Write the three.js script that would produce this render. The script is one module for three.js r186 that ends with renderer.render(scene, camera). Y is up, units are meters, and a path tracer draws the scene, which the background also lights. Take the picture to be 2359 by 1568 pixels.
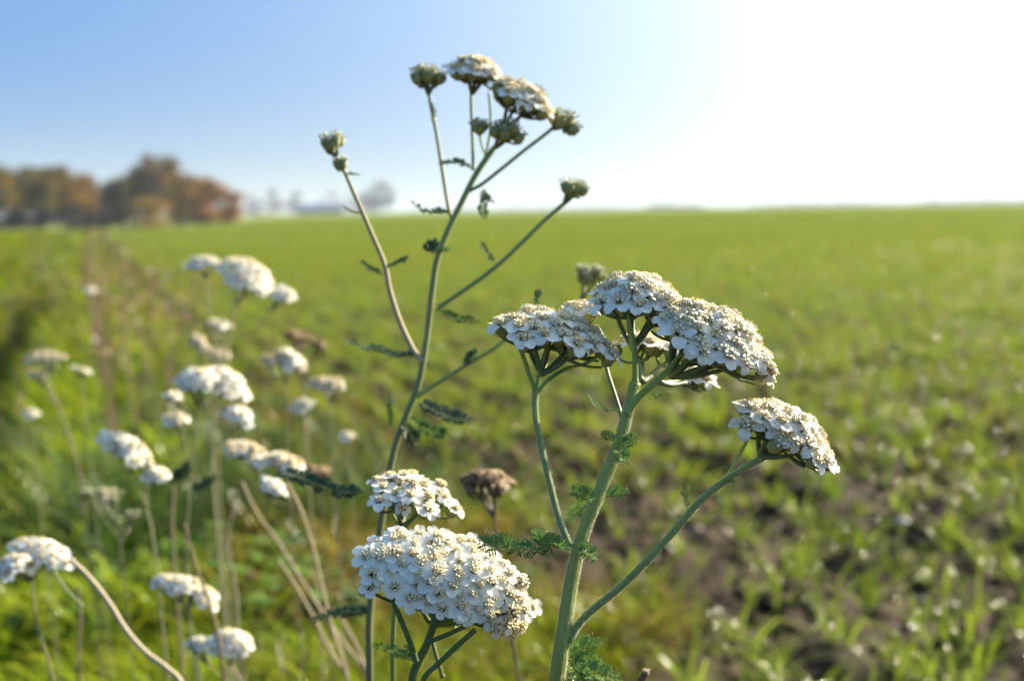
import * as THREE from 'three';
import { mergeGeometries } from 'three/addons/utils/BufferGeometryUtils.js';
import { ImprovedNoise } from 'three/addons/math/ImprovedNoise.js';

// ------------------------------------------------------------------ camera, sky, sun, exposure
const scene = new THREE.Scene();
const V = (x, y, z) => new THREE.Vector3(x, y, z);
const EXPOSURE = 3.05, FOV = 30, EYE = 0.42, FOCUS = 0.252;
const camera = new THREE.PerspectiveCamera(FOV, 1024 / 680, 0.02, 6000);
const PITCH = Math.atan(0.1027), ROLL = 0.0135;
camera.position.set(0, EYE, 0);
camera.up.set(Math.sin(ROLL), Math.cos(ROLL), 0);
camera.lookAt(0, EYE - Math.sin(PITCH), -Math.cos(PITCH));
camera.focus = FOCUS;
camera.userData.fStop = 16.5;
camera.updateMatrixWorld(true);

const SUN_AZ = 52, SUN_EL = 22;
const rad = (d) => d * Math.PI / 180;
const sunDir = V(Math.sin(rad(SUN_AZ)) * Math.cos(rad(SUN_EL)), Math.sin(rad(SUN_EL)), -Math.cos(rad(SUN_AZ)) * Math.cos(rad(SUN_EL)));
{ // clear autumn sky: blue overhead, pale at the horizon, a broad hazy glow round the sun
  const W = 512, H = 256, data = new Float32Array(W * H * 4);
  for (let r = 0; r < H; r++) for (let c = 0; c < W; c++) {
    const up = ((r + 0.5) / H - 0.5) * Math.PI, ro = ((c + 0.5) / W - 0.5) * 2 * Math.PI;
    const d = V(Math.cos(ro) * Math.cos(up), Math.sin(up), Math.sin(ro) * Math.cos(up));
    const gam = Math.acos(THREE.MathUtils.clamp(d.dot(sunDir), -1, 1)) * 180 / Math.PI;
    const el = Math.max(0, up * 180 / Math.PI);
    const hz = Math.exp(-el / 3.2);
    const base = [0.105 + 0.58 * hz, 0.34 + 0.47 * hz, 0.78 - 0.06 * hz];
    const zen = Math.exp(-el / 45);
    const glow = 3.3 / (1 + Math.exp((gam - 30) / 11.5));
    const tint = [1.0, 0.96, 0.7];
    const i = (r * W + c) * 4;
    for (let k = 0; k < 3; k++) data[i + k] = (base[k] * (0.85 + 0.15 * zen) + glow * tint[k]) / EXPOSURE;
    data[i + 3] = 1;
  }
  const sky = new THREE.DataTexture(data, W, H, THREE.RGBAFormat, THREE.FloatType);
  sky.mapping = THREE.EquirectangularReflectionMapping;
  sky.magFilter = sky.minFilter = THREE.LinearFilter;
  sky.wrapS = THREE.RepeatWrapping;
  sky.needsUpdate = true;
  scene.background = sky;
  scene.environment = sky;
}
const sun = new THREE.DirectionalLight(new THREE.Color().setRGB(1, 0.9, 0.71), 5.0);
sun.name = 'sun';
sun.position.copy(sunDir).multiplyScalar(50);
sun.castShadow = true;
sun.shadow.mapSize.set(4096, 4096);
Object.assign(sun.shadow.camera, { left: -6, right: 6, top: 6, bottom: -6, near: 1, far: 120 });
scene.add(sun); scene.add(sun.target);
const renderer = new THREE.WebGLRenderer({ antialias: true });
renderer.toneMapping = THREE.LinearToneMapping;
renderer.toneMappingExposure = EXPOSURE;
renderer.shadowMap.enabled = true;
scene.fog = new THREE.FogExp2(new THREE.Color().setRGB(0.8, 0.88, 1.0), 0.0005);

// ------------------------------------------------------------------ helpers
let seed = 12345;
const rnd = () => { seed = (seed + 0x6d2b79f5) | 0; let t = Math.imul(seed ^ (seed >>> 15), 1 | seed); t = (t + Math.imul(t ^ (t >>> 7), 61 | t)) ^ t; return ((t ^ (t >>> 14)) >>> 0) / 4294967296; };
const rr = (a, b) => a + (b - a) * rnd();
const gauss = () => rnd() + rnd() + rnd() - 1.5;
const clamp = THREE.MathUtils.clamp, lerp = THREE.MathUtils.lerp, smooth = THREE.MathUtils.smoothstep;
const perlin = new ImprovedNoise();
const noise = (x, y, z = 0.37) => perlin.noise(x, y, z);
const PW = 2359, PH = 1568, S = 2 * Math.tan(rad(FOV / 2)) / PH;      // reading marks off the photograph: lens angle per mark
const ax = { r: V(), u: V(), b: V() };
camera.matrixWorld.extractBasis(ax.r, ax.u, ax.b);
const camDir = (x, y, z) => V().addScaledVector(ax.r, x).addScaledVector(ax.u, y).addScaledVector(ax.b, z);
const at = (px, py, d) => camera.position.clone().addScaledVector(ax.b, -d).addScaledVector(ax.r, (px - PW / 2) * S * d).addScaledVector(ax.u, (PH / 2 - py) * S * d);
const mix3 = (a, b, t) => [lerp(a[0], b[0], t), lerp(a[1], b[1], t), lerp(a[2], b[2], t)];
const vary = (c, k = 0.15) => { const f = 1 + k * gauss(); return [c[0] * f * (1 + k * 0.4 * gauss()), c[1] * f, c[2] * f * (1 + k * 0.4 * gauss())]; };

// lie of the land: u runs across the field margin
const across = (x, z) => x + 0.335 * -z;
function height(x, z) {
  const Z = -z, u = across(x, z), r = Math.hypot(x, z);
  let h = 0;
  const near = 1 - smooth(r, 20, 60);
  h += near * (0.03 * Math.exp(-(((u - 0.2) / 0.3) ** 2)) - 0.22 * (1 - 0.75 * smooth(r, 5, 9)) * Math.exp(-(((u + 0.27) / 0.11) ** 2)) + 0.06 * smooth(-u, 0.36, 0.6));
  const far = smooth(Z, 15, 150);
  h -= 1.15 * far * smooth(-x / Math.max(Z, 1), 0.14, 0.3);
  h += 0.15 * far * smooth(x / Math.max(Z, 1), -0.1, 0.3);
  return h;
}
const rough = (x, z) => {
  const r = Math.hypot(x, z), u = across(x, z), soil = smooth(u, 0.3, 0.6), k = 1 - smooth(r, 4, 14);
  return k * (soil * (0.024 * noise(x * 7, z * 7) + 0.024 * Math.abs(noise(x * 19, z * 19, 2.1)) + 0.011 * noise(x * 47, z * 47, 5.2)) + 0.01 * noise(x * 5, z * 5, 8));
};
const groundY = (x, z) => height(x, z) + rough(x, z);
function onGround(px, py) { // where the sight line through a mark meets the ground
  const d = at(px, py, 1).sub(camera.position);
  let t = 1;
  for (let i = 0; i < 60; i++) { const y = camera.position.y + d.y * t - groundY(d.x * t, d.z * t); t += y / Math.max(0.02, -d.y) * 0.6; t = clamp(t, 0.3, 400); }
  const p = camera.position.clone().addScaledVector(d, t);
  p.y = groundY(p.x, p.z);
  return p;
}

class Builder { // collects shaped surfaces into one geometry
  constructor() { this.p = []; this.c = []; this.i = []; }
  v(p, c) { this.p.push(p.x, p.y, p.z); this.c.push(c[0], c[1], c[2]); return this.p.length / 3 - 1; }
  tri(a, b, c) { this.i.push(a, b, c); }
  tube(pts, radius, segs, color, ridges = 0) {
    const n = pts.length, base = this.p.length / 3;
    let nor = V(0.31, 0.2, 0.93);
    for (let k = 0; k < n; k++) {
      const t = pts[Math.min(n - 1, k + 1)].clone().sub(pts[Math.max(0, k - 1)]).normalize();
      nor.addScaledVector(t, -nor.dot(t)).normalize();
      const bi = V().crossVectors(t, nor), f = k / (n - 1), r = radius(f);
      for (let s = 0; s < segs; s++) {
        const a = s / segs * 2 * Math.PI, q = r * (1 + (ridges ? 0.07 * Math.cos(a * ridges) : 0));
        this.v(pts[k].clone().addScaledVector(nor, Math.cos(a) * q).addScaledVector(bi, Math.sin(a) * q), color(f, s / segs));
      }
    }
    for (let k = 0; k < n - 1; k++) for (let s = 0; s < segs; s++) {
      const a = base + k * segs + s, b = base + k * segs + (s + 1) % segs;
      this.tri(a, b, b + segs); this.tri(a, b + segs, a + segs);
    }
    for (const [k, flip] of [[0, 1], [n - 1, 0]]) {
      const m = this.v(pts[k], color(k ? 1 : 0, 0)), o = base + k * segs;
      for (let s = 0; s < segs; s++) flip ? this.tri(m, o + (s + 1) % segs, o + s) : this.tri(m, o + s, o + (s + 1) % segs);
    }
  }
  ribbon(pts, width, side, color, fold = 0.25) { // a leaf blade: two halves meeting at a sunken midrib
    const n = pts.length, base = this.p.length / 3;
    for (let k = 0; k < n; k++) {
      const f = k / (n - 1), t = pts[Math.min(n - 1, k + 1)].clone().sub(pts[Math.max(0, k - 1)]).normalize();
      const sd = side.clone().addScaledVector(t, -side.dot(t)).normalize(), up = V().crossVectors(sd, t), w = width(f) / 2, c = color(f);
      this.v(pts[k].clone().addScaledVector(sd, -w).addScaledVector(up, w * fold), c);
      this.v(pts[k], c);
      this.v(pts[k].clone().addScaledVector(sd, w).addScaledVector(up, w * fold), c);
    }
    for (let k = 0; k < n - 1; k++) for (let s = 0; s < 2; s++) {
      const a = base + k * 3 + s;
      this.tri(a, a + 1, a + 4); this.tri(a, a + 4, a + 3);
    }
  }
  blob(center, rx, ry, rz, q, color, nu = 7, nv = 5, wob = 0) {
    const base = this.p.length / 3;
    for (let j = 0; j <= nv; j++) for (let i = 0; i < nu; i++) {
      const th = j / nv * Math.PI, ph = i / nu * 2 * Math.PI, w = 1 + wob * gauss();
      const p = V(rx * Math.sin(th) * Math.cos(ph) * w, ry * Math.cos(th) * w, rz * Math.sin(th) * Math.sin(ph) * w);
      if (q) p.applyQuaternion(q);
      this.v(p.add(center), color(1 - j / nv));
    }
    for (let j = 0; j < nv; j++) for (let i = 0; i < nu; i++) {
      const a = base + j * nu + i, b = base + j * nu + (i + 1) % nu;
      this.tri(a, b, b + nu); this.tri(a, b + nu, a + nu);
    }
  }
  geometry(origin) {
    const g = new THREE.BufferGeometry(), p = new Float32Array(this.p);
    if (origin) for (let k = 0; k < p.length; k += 3) { p[k] -= origin.x; p[k + 1] -= origin.y; p[k + 2] -= origin.z; }
    g.setAttribute('position', new THREE.BufferAttribute(p, 3));
    g.setAttribute('color', new THREE.BufferAttribute(new Float32Array(this.c), 3));
    g.setIndex(this.i);
    g.computeVertexNormals();
    return g;
  }
}
const curve = (pts, n) => new THREE.CatmullRomCurve3(pts, false, 'centripetal').getPoints(n);
const used = new Map();
function numbered(name) { const n = used.get(name) ?? 0; used.set(name, n + 1); return n ? name + '_' + String(n).padStart(3, '0') : name; }
function shadowed(o) { o.castShadow = true; o.receiveShadow = true; return o; }
function tag(o, label, category, group, kind) { Object.assign(o.userData, { label, category }); if (group) o.userData.group = group; if (kind) o.userData.kind = kind; return o; }
function thing(name, label, category, pos, group) { const o = new THREE.Group(); o.name = numbered(name); o.position.copy(pos); scene.add(o); return tag(o, label, category, group); }
function part(name, geometry, mat, parent) { const m = shadowed(new THREE.Mesh(geometry, mat)); m.name = numbered(name); parent.add(m); return m; }
function solo(name, label, category, geometry, mat, pos, group, kind) { const m = shadowed(new THREE.Mesh(geometry, mat)); m.name = numbered(name); if (pos) m.position.copy(pos); scene.add(m); return tag(m, label, category, group, kind); }
function scatter(name, label, category, geometry, mat, list) { // list of [matrix, color]
  const m = shadowed(new THREE.InstancedMesh(geometry, mat, list.length));
  list.forEach(([mx, c], i) => { m.setMatrixAt(i, mx); m.setColorAt(i, new THREE.Color().setRGB(...c)); });
  m.name = numbered(name); scene.add(m);
  return tag(m, label, category, null, 'stuff');
}

// ------------------------------------------------------------------ materials
const std = (o) => new THREE.MeshPhysicalMaterial({ vertexColors: true, side: THREE.DoubleSide, ...o });
const M = {
  soil: std({ roughness: 0.9, specularIntensity: 0.2 }),
  stem: std({ roughness: 0.6, sheen: 0.25, sheenColor: new THREE.Color().setRGB(0.7, 0.7, 0.45), sheenRoughness: 0.5 }),
  dry: std({ roughness: 0.7 }),
  petal: std({ roughness: 0.97, specularIntensity: 0.3, transmission: 0.26, clearcoat: 0.2, clearcoatRoughness: 0.3 }),
  bead: std({ roughness: 0.6, clearcoat: 0.3, clearcoatRoughness: 0.25 }),
  cup: std({ roughness: 0.65 }),
  leaf: std({ roughness: 0.97, specularIntensity: 0.25, transmission: 0.35, clearcoat: 0.4, clearcoatRoughness: 0.2 }),
  blade: std({ roughness: 0.97, specularIntensity: 0.2, transmission: 0.5, clearcoat: 0.3, clearcoatRoughness: 0.15 }),
  crop: std({ roughness: 0.97, specularIntensity: 0.5, transmission: 0.45, clearcoat: 0.15, clearcoatRoughness: 0.4 }),
  grass: std({ roughness: 0.97, specularIntensity: 0.1, transmission: 0.45, clearcoat: 0.22, clearcoatRoughness: 0.15 }),
  crown: std({ roughness: 0.97, specularIntensity: 0.15, transmission: 0.35 }),
  bark: std({ roughness: 0.9 }),
  stone: std({ roughness: 0.55 }),
  wall: std({ roughness: 0.85 }),
};

// ------------------------------------------------------------------ ground, one sheet out to the horizon
{
  const angles = [], rings = [0];
  for (let a = -180; a < -42; a += 6) angles.push(a);
  for (let a = -42; a < 42; a += 0.34) angles.push(a);
  for (let a = 42; a <= 180; a += 6) angles.push(a);
  for (let r = 0.25; r < 4500; r *= r < 12 ? 1.013 : 1.06) rings.push(r);
  const pos = [], col = [], idx = [], n = angles.length;
  rings.forEach((r) => angles.forEach((a) => {
    const x = Math.sin(rad(a)) * r, z = -Math.cos(rad(a)) * r, u = across(x, z);
    pos.push(x, groundY(x, z), z);
    const t1 = noise(x * 9, z * 9), t2 = noise(x * 31, z * 31, 3), t3 = noise(x * 1.1, z * 1.1, 7);
    const soil = mix3([0.024, 0.016, 0.009], [0.068, 0.044, 0.025], clamp(0.5 + 0.6 * t1 + 0.5 * t2, 0, 1));
    const turf = mix3([0.035, 0.04, 0.01], [0.08, 0.06, 0.022], clamp(0.5 + 0.7 * t1 + 0.3 * t3, 0, 1));
    const crop = mix3([0.185, 0.24, 0.034], [0.225, 0.26, 0.04], clamp(0.5 + 0.5 * noise(x * 0.05, z * 0.08, 1) + 0.4 * noise(x * 0.6, z * 0.6, 4), 0, 1));
    let c = mix3(turf, soil, smooth(u + 0.12 * noise(x * 3, z * 3, 6), 0.3, 0.62));
    c = mix3(c, crop, smooth(r, 30, 70));                 // the sown crop closes over the soil where the single plants end
    col.push(...c);
  }));
  for (let k = 0; k < rings.length - 1; k++) for (let s = 0; s < n - 1; s++) {
    const a = k * n + s;
    if (k) idx.push(a, a + n, a + 1);
    idx.push(a + 1, a + n, a + n + 1);
  }
  const g = new THREE.BufferGeometry();
  g.setAttribute('position', new THREE.BufferAttribute(new Float32Array(pos), 3));
  g.setAttribute('color', new THREE.BufferAttribute(new Float32Array(col), 3));
  g.setIndex(idx.flatMap((v, i) => i % 3 === 0 ? [idx[i], idx[i + 2], idx[i + 1]] : []));
  g.computeVertexNormals();
  solo('ground', 'dark crumbly soil of the flat field and its grassy margin', 'ground', g, M.soil, null, null, 'structure');
}

// ------------------------------------------------------------------ trees and buildings at the far edge
const quadLeaf = (b, p, size, c) => {
  const n = V(gauss(), gauss(), gauss()).normalize(), t = V(gauss(), gauss(), gauss()).cross(n).normalize(), s = V().crossVectors(n, t);
  const cc = vary(c, 0.22);
  const i = b.v(p.clone().addScaledVector(t, size), cc), j = b.v(p.clone().addScaledVector(s, size * 0.6), cc), k = b.v(p.clone().addScaledVector(t, -size), cc), l = b.v(p.clone().addScaledVector(s, -size * 0.6), cc);
  b.tri(i, j, k); b.tri(i, k, l);
};
function tree(name, label, x0, x1, top, base, dist, palette, o = {}) {
  const cx = (x0 + x1) / 2, foot = at(cx, base, dist), h = (base - top) * S * dist, w = (x1 - x0) * S * dist / 2;
  foot.y = groundY(foot.x, foot.z) - 0.05;
  const t = thing(name, label, 'tree', foot, o.group);
  const wood = new Builder(), trunkTop = V(rr(-0.3, 0.3), h * 0.75, rr(-0.3, 0.3)), tr = h * 0.022, bark = o.bark ?? [0.1, 0.09, 0.08];
  wood.tube(curve([V(0, -0.1, 0), V(rr(-0.1, 0.1), h * 0.3, 0), trunkTop], 8), (f) => tr * (1 - 0.75 * f), 7, () => vary(bark, 0.2));
  const low = o.low ?? 0.05, tips = [];
  for (let k = 0; k < (o.limbs ?? 34); k++) {
    const f = rr(Math.max(low, 0.06), 0.95), ang = rr(0, 2 * Math.PI), lift = f * h;
    const prof = o.full && f < 0.5 ? lerp(0.85, 1, f * 2) : Math.sqrt(Math.max(0.06, 1 - ((f - 0.5) / 0.52) ** 2));
    const q = V(Math.cos(ang) * w * prof * rr(0.5, 1), lift + h * 0.06, Math.sin(ang) * w * prof * rr(0.5, 1));
    const s = V(0, Math.max(0.1, lift - h * 0.15) * 0.8, 0);
    wood.tube(curve([s, s.clone().lerp(q, 0.5).add(V(0, h * 0.03, 0)), q], 4), (e) => tr * 0.4 * (1 - 0.7 * e), 5, () => vary(bark, 0.2));
    tips.push(q);
  }
  part('trunk', wood.geometry(), M.bark, t);
  const b = new Builder();
  for (const q of tips) {
    const col = palette[Math.floor(rnd() * palette.length)], R = Math.min(w, h) * (o.clump ?? 0.34);
    for (let k = 0; k < (o.leaves ?? 130); k++) quadLeaf(b, q.clone().add(V(gauss() * R, gauss() * R * 0.8, gauss() * R)), (o.size ?? 0.028) * h, col);
  }
  part('crown', b.geometry(), M.crown, t);
}
const olive = [0.16, 0.125, 0.022], ochre = [0.37, 0.215, 0.03], brown = [0.19, 0.11, 0.028], rust = [0.37, 0.155, 0.035], dark = [0.045, 0.04, 0.025], moss = [0.1, 0.095, 0.025];
{
  const g1 = 'autumn trees of the row beyond the margin';
  tree('autumn_tree', 'olive yellow tree at the outer end of the row', -90, 40, 392, 535, 84, [olive, ochre, moss], { low: 0.4, group: g1 });
  tree('autumn_tree', 'yellowish tree with bare grey trunk, first left of the brown domed tree', 10, 120, 398, 534, 87, [olive, moss, brown], { low: 0.45, group: g1 });
  tree('autumn_tree', 'brown domed tree over dark trunks in the tree row', 70, 175, 393, 532, 91, [brown, brown, olive], { low: 0.4, group: g1 });
  tree('autumn_tree', 'brown tree sloping down to the gap in the tree row', 130, 235, 410, 530, 94, [brown, ochre, brown], { low: 0.4, group: g1 });
  tree('autumn_tree', 'thin low grey brown tree filling the gap in the row', 195, 285, 445, 528, 98, [brown, dark], { low: 0.3, leaves: 70, group: g1 });
  tree('autumn_tree', 'dark olive tree, left part of the tall rounded clump', 245, 345, 392, 524, 99, [dark, moss, olive], { full: 1, low: 0, leaves: 170, group: g1 });
  tree('autumn_tree', 'tallest ochre brown tree of the rounded clump', 290, 425, 365, 522, 102, [olive, ochre, brown, olive], { full: 1, low: 0, leaves: 170, group: g1, limbs: 32 });
  tree('autumn_tree', 'low ochre bushy tree at the foot of the tallest one', 285, 400, 455, 524, 97, [ochre, olive], { full: 1, low: 0, leaves: 150, group: g1 });
  tree('autumn_tree', 'golden brown tree on the sunny side of the rounded clump', 375, 475, 405, 521, 104, [ochre, ochre, brown], { full: 1, low: 0, leaves: 170, group: g1 });
  tree('autumn_tree', 'lower orange brown tree beside the rust red one', 430, 515, 418, 520, 105, [brown, rust, ochre], { full: 1, low: 0, leaves: 170, group: g1 });
  tree('autumn_tree', 'rust red tree at the inner end of the tree row', 470, 552, 422, 519, 107, [rust, rust, brown], { full: 1, low: 0, leaves: 170, group: g1, limbs: 30 });
  const trunks = [[15, 420, 'slender dark tree at the outer edge, behind the olive yellow tree'], [60, 430, 'slender dark tree behind the yellowish tree with the bare trunk'], [100, 425, 'slender dark tree between the yellowish and the brown domed tree'], [150, 430, 'slender dark tree behind the brown domed tree'], [185, 440, 'slender dark tree behind the brown sloping tree'], [225, 450, 'lowest slender dark tree, by the gap in the row']];
  trunks.forEach(([x, y, l], i) => tree('bare_tree', l, x - 40, x + 40, y, 535, 112, [dark, dark, [0.06, 0.05, 0.05]], { low: 0, full: 1, leaves: 110, group: 'dark slender trees behind the row' }));
  const g2 = 'hazy trees round the distant farm', grey = [0.07, 0.06, 0.05];
  tree('distant_tree', 'small hazy grey bush at the near end of the farm hedge', 555, 615, 448, 494, 420, [grey, brown], { group: g2, limbs: 16, leaves: 60 });
  tree('distant_tree', 'slim hazy tree left of the long blue barn', 608, 655, 440, 494, 430, [grey], { group: g2, limbs: 16, leaves: 60 });
  tree('distant_tree', 'slim pale hazy tree rising just before the barn gable', 658, 705, 440, 493, 440, [grey], { group: g2, limbs: 16, leaves: 50 });
  tree('distant_tree', 'low hazy tree behind the middle of the barn', 735, 800, 448, 492, 455, [grey, brown], { group: g2, limbs: 16, leaves: 50 });
  tree('distant_tree', 'rounded hazy tree between the barn and the tallest one', 795, 855, 446, 491, 440, [grey], { group: g2, limbs: 20, leaves: 80 });
  tree('distant_tree', 'tallest rounded blue grey tree at the open field end of the farm', 832, 908, 428, 490, 420, [grey, dark], { group: g2, limbs: 30, leaves: 110 });
  for (const [x0, x1, l] of [[545, 640, 'grey brown hedge patch left of the slim hazy tree'], [620, 700, 'grey brown hedge patch before the barn gable']]) tree('distant_bush', l, x0, x1, 470, 495, 425, [grey, brown], { group: 'hedge patches of the farm', limbs: 18, leaves: 60, size: 0.07 });
  const d = 425, foot = at(742, 489, d); foot.y = groundY(foot.x, foot.z);
  const barn = thing('barn', 'long low barn with a blue grey roof among hazy trees', 'barn', foot);
  const L = 108 * S * d, D = 9, hw = 1.9, hr = 3.4;
  const b = new Builder(), quad = (bb, a, c) => { const k = a.map((q) => bb.v(V(...q), c)); bb.tri(k[0], k[1], k[2]); if (k[3] !== undefined) bb.tri(k[0], k[2], k[3]); };
  const x = L / 2, wc = [0.12, 0.14, 0.2], rc = [0.09, 0.13, 0.24];
  quad(b, [[-x, -0.5, D / 2], [x, -0.5, D / 2], [x, hw, D / 2], [-x, hw, D / 2]], wc); quad(b, [[-x, -0.5, -D / 2], [-x, hw, -D / 2], [x, hw, -D / 2], [x, -0.5, -D / 2]], wc);
  for (const s of [-x, x]) { quad(b, [[s, -0.5, D / 2], [s, -0.5, -D / 2], [s, hw, -D / 2], [s, hw, D / 2]], wc); quad(b, [[s, hw, D / 2], [s, hw, -D / 2], [s, hr, 0]], wc); }
  part('wall', b.geometry(), M.wall, barn);
  const r = new Builder();
  for (const s of [-1, 1]) { quad(r, [[-x - 0.4, hw - 0.1, s * (D / 2 + 0.4)], [x + 0.4, hw - 0.1, s * (D / 2 + 0.4)], [x + 0.4, hr + 0.05, 0], [-x - 0.4, hr + 0.05, 0]], rc); quad(r, [[-x - 0.4, hw - 0.25, s * (D / 2 + 0.4)], [x + 0.4, hw - 0.25, s * (D / 2 + 0.4)], [x + 0.4, hw - 0.1, s * (D / 2 + 0.4)], [-x - 0.4, hw - 0.1, s * (D / 2 + 0.4)]], rc); }
  part('roof', r.geometry(), M.wall, barn);
  for (const k of [-0.6, 0, 0.55]) { const dr = new Builder(); quad(dr, [[x * k - 1.4, -0.1, D / 2 + 0.03], [x * k + 1.4, -0.1, D / 2 + 0.03], [x * k + 1.4, 1.7, D / 2 + 0.03], [x * k - 1.4, 1.7, D / 2 + 0.03]], [0.05, 0.055, 0.07]); part('door', dr.geometry(), M.wall, barn); }
  // woods on the horizon, each one mass
  for (const [x0, x1, y0, y1, dist, l] of [[1480, 1625, 460, 473, 825, 'faint wood on the horizon behind the middle of the field'], [1725, 2080, 461, 470, 1045, 'long faint strip of wood on the horizon'], [2090, 2420, 455, 467, 935, 'faint uneven wood at the sunny end of the horizon'], [930, 1470, 474, 481, 1210, 'very thin hazy wood along the horizon by the farm']]) {
    const w = new Builder(), n = Math.round((x1 - x0) * 9);
    for (let k = 0; k < n; k++) {
      const xx = rr(x0, x1), f = (xx - x0) / (x1 - x0), e = Math.min(1, Math.min(f, 1 - f) * 6), hh = (y1 - y0) * S * dist * (0.55 + 0.45 * noise(xx * 0.03, 3) + 0.3 * noise(xx * 0.12, 9)) * e;
      const p = at(xx, y1, dist + rr(-10, 10)); p.y = groundY(p.x, p.z) + rnd() * Math.max(0.6, hh);
      quadLeaf(w, p, 1.1, [0.035, 0.035, 0.03]);
    }
    const c = at((x0 + x1) / 2, y1, dist); c.y = 0;
    solo('far_wood', l, 'wood', w.geometry(c), M.crown, c, 'woods on the horizon', 'stuff');
  }
}

// ------------------------------------------------------------------ sown cereal, soil lumps and stones
function bladeTuft(n, len, wid, spread, bend, colBase, colTip, segs = 4) {
  const b = new Builder();
  for (let k = 0; k < n; k++) {
    const a = rr(0, 6.283), L = len * rr(0.45, 1.15), lean = rr(0.1, 0.45) * bend, o = V(gauss() * spread, 0, gauss() * spread), pts = [];
    const dir = V(Math.cos(a), 0, Math.sin(a)), side = V(-Math.sin(a), 0, Math.cos(a)).applyAxisAngle(dir, gauss() * 0.7);
    for (let s = 0; s <= segs; s++) { const f = s / segs, th = lean + f * f * rr(0.6, 1.3) * bend; const last = pts[pts.length - 1] ?? o; pts.push(s ? last.clone().addScaledVector(dir, Math.sin(th) * L / segs).add(V(0, Math.cos(th) * L / segs, 0)) : o.clone().add(V(0, -0.005, 0))); }
    const tone = rr(0.85, 1.15), w = wid * rr(0.8, 1.15);
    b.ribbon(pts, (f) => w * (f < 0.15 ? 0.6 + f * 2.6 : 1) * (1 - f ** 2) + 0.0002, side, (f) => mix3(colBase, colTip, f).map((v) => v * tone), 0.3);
  }
  return b;
}
const place = (x, z, sc, sy = 1) => new THREE.Matrix4().compose(V(x, groundY(x, z), z), new THREE.Quaternion().setFromEuler(new THREE.Euler(gauss() * 0.15, rr(0, 6.283), gauss() * 0.15)), V(sc, sc * sy, sc));
const inView = (x, z, m = 4) => Math.abs(Math.atan2(x, -z)) < rad(22.5 + m) ;
const LEAF = [0.155, 0.22, 0.016], LEAF2 = [0.26, 0.315, 0.022];
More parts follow.
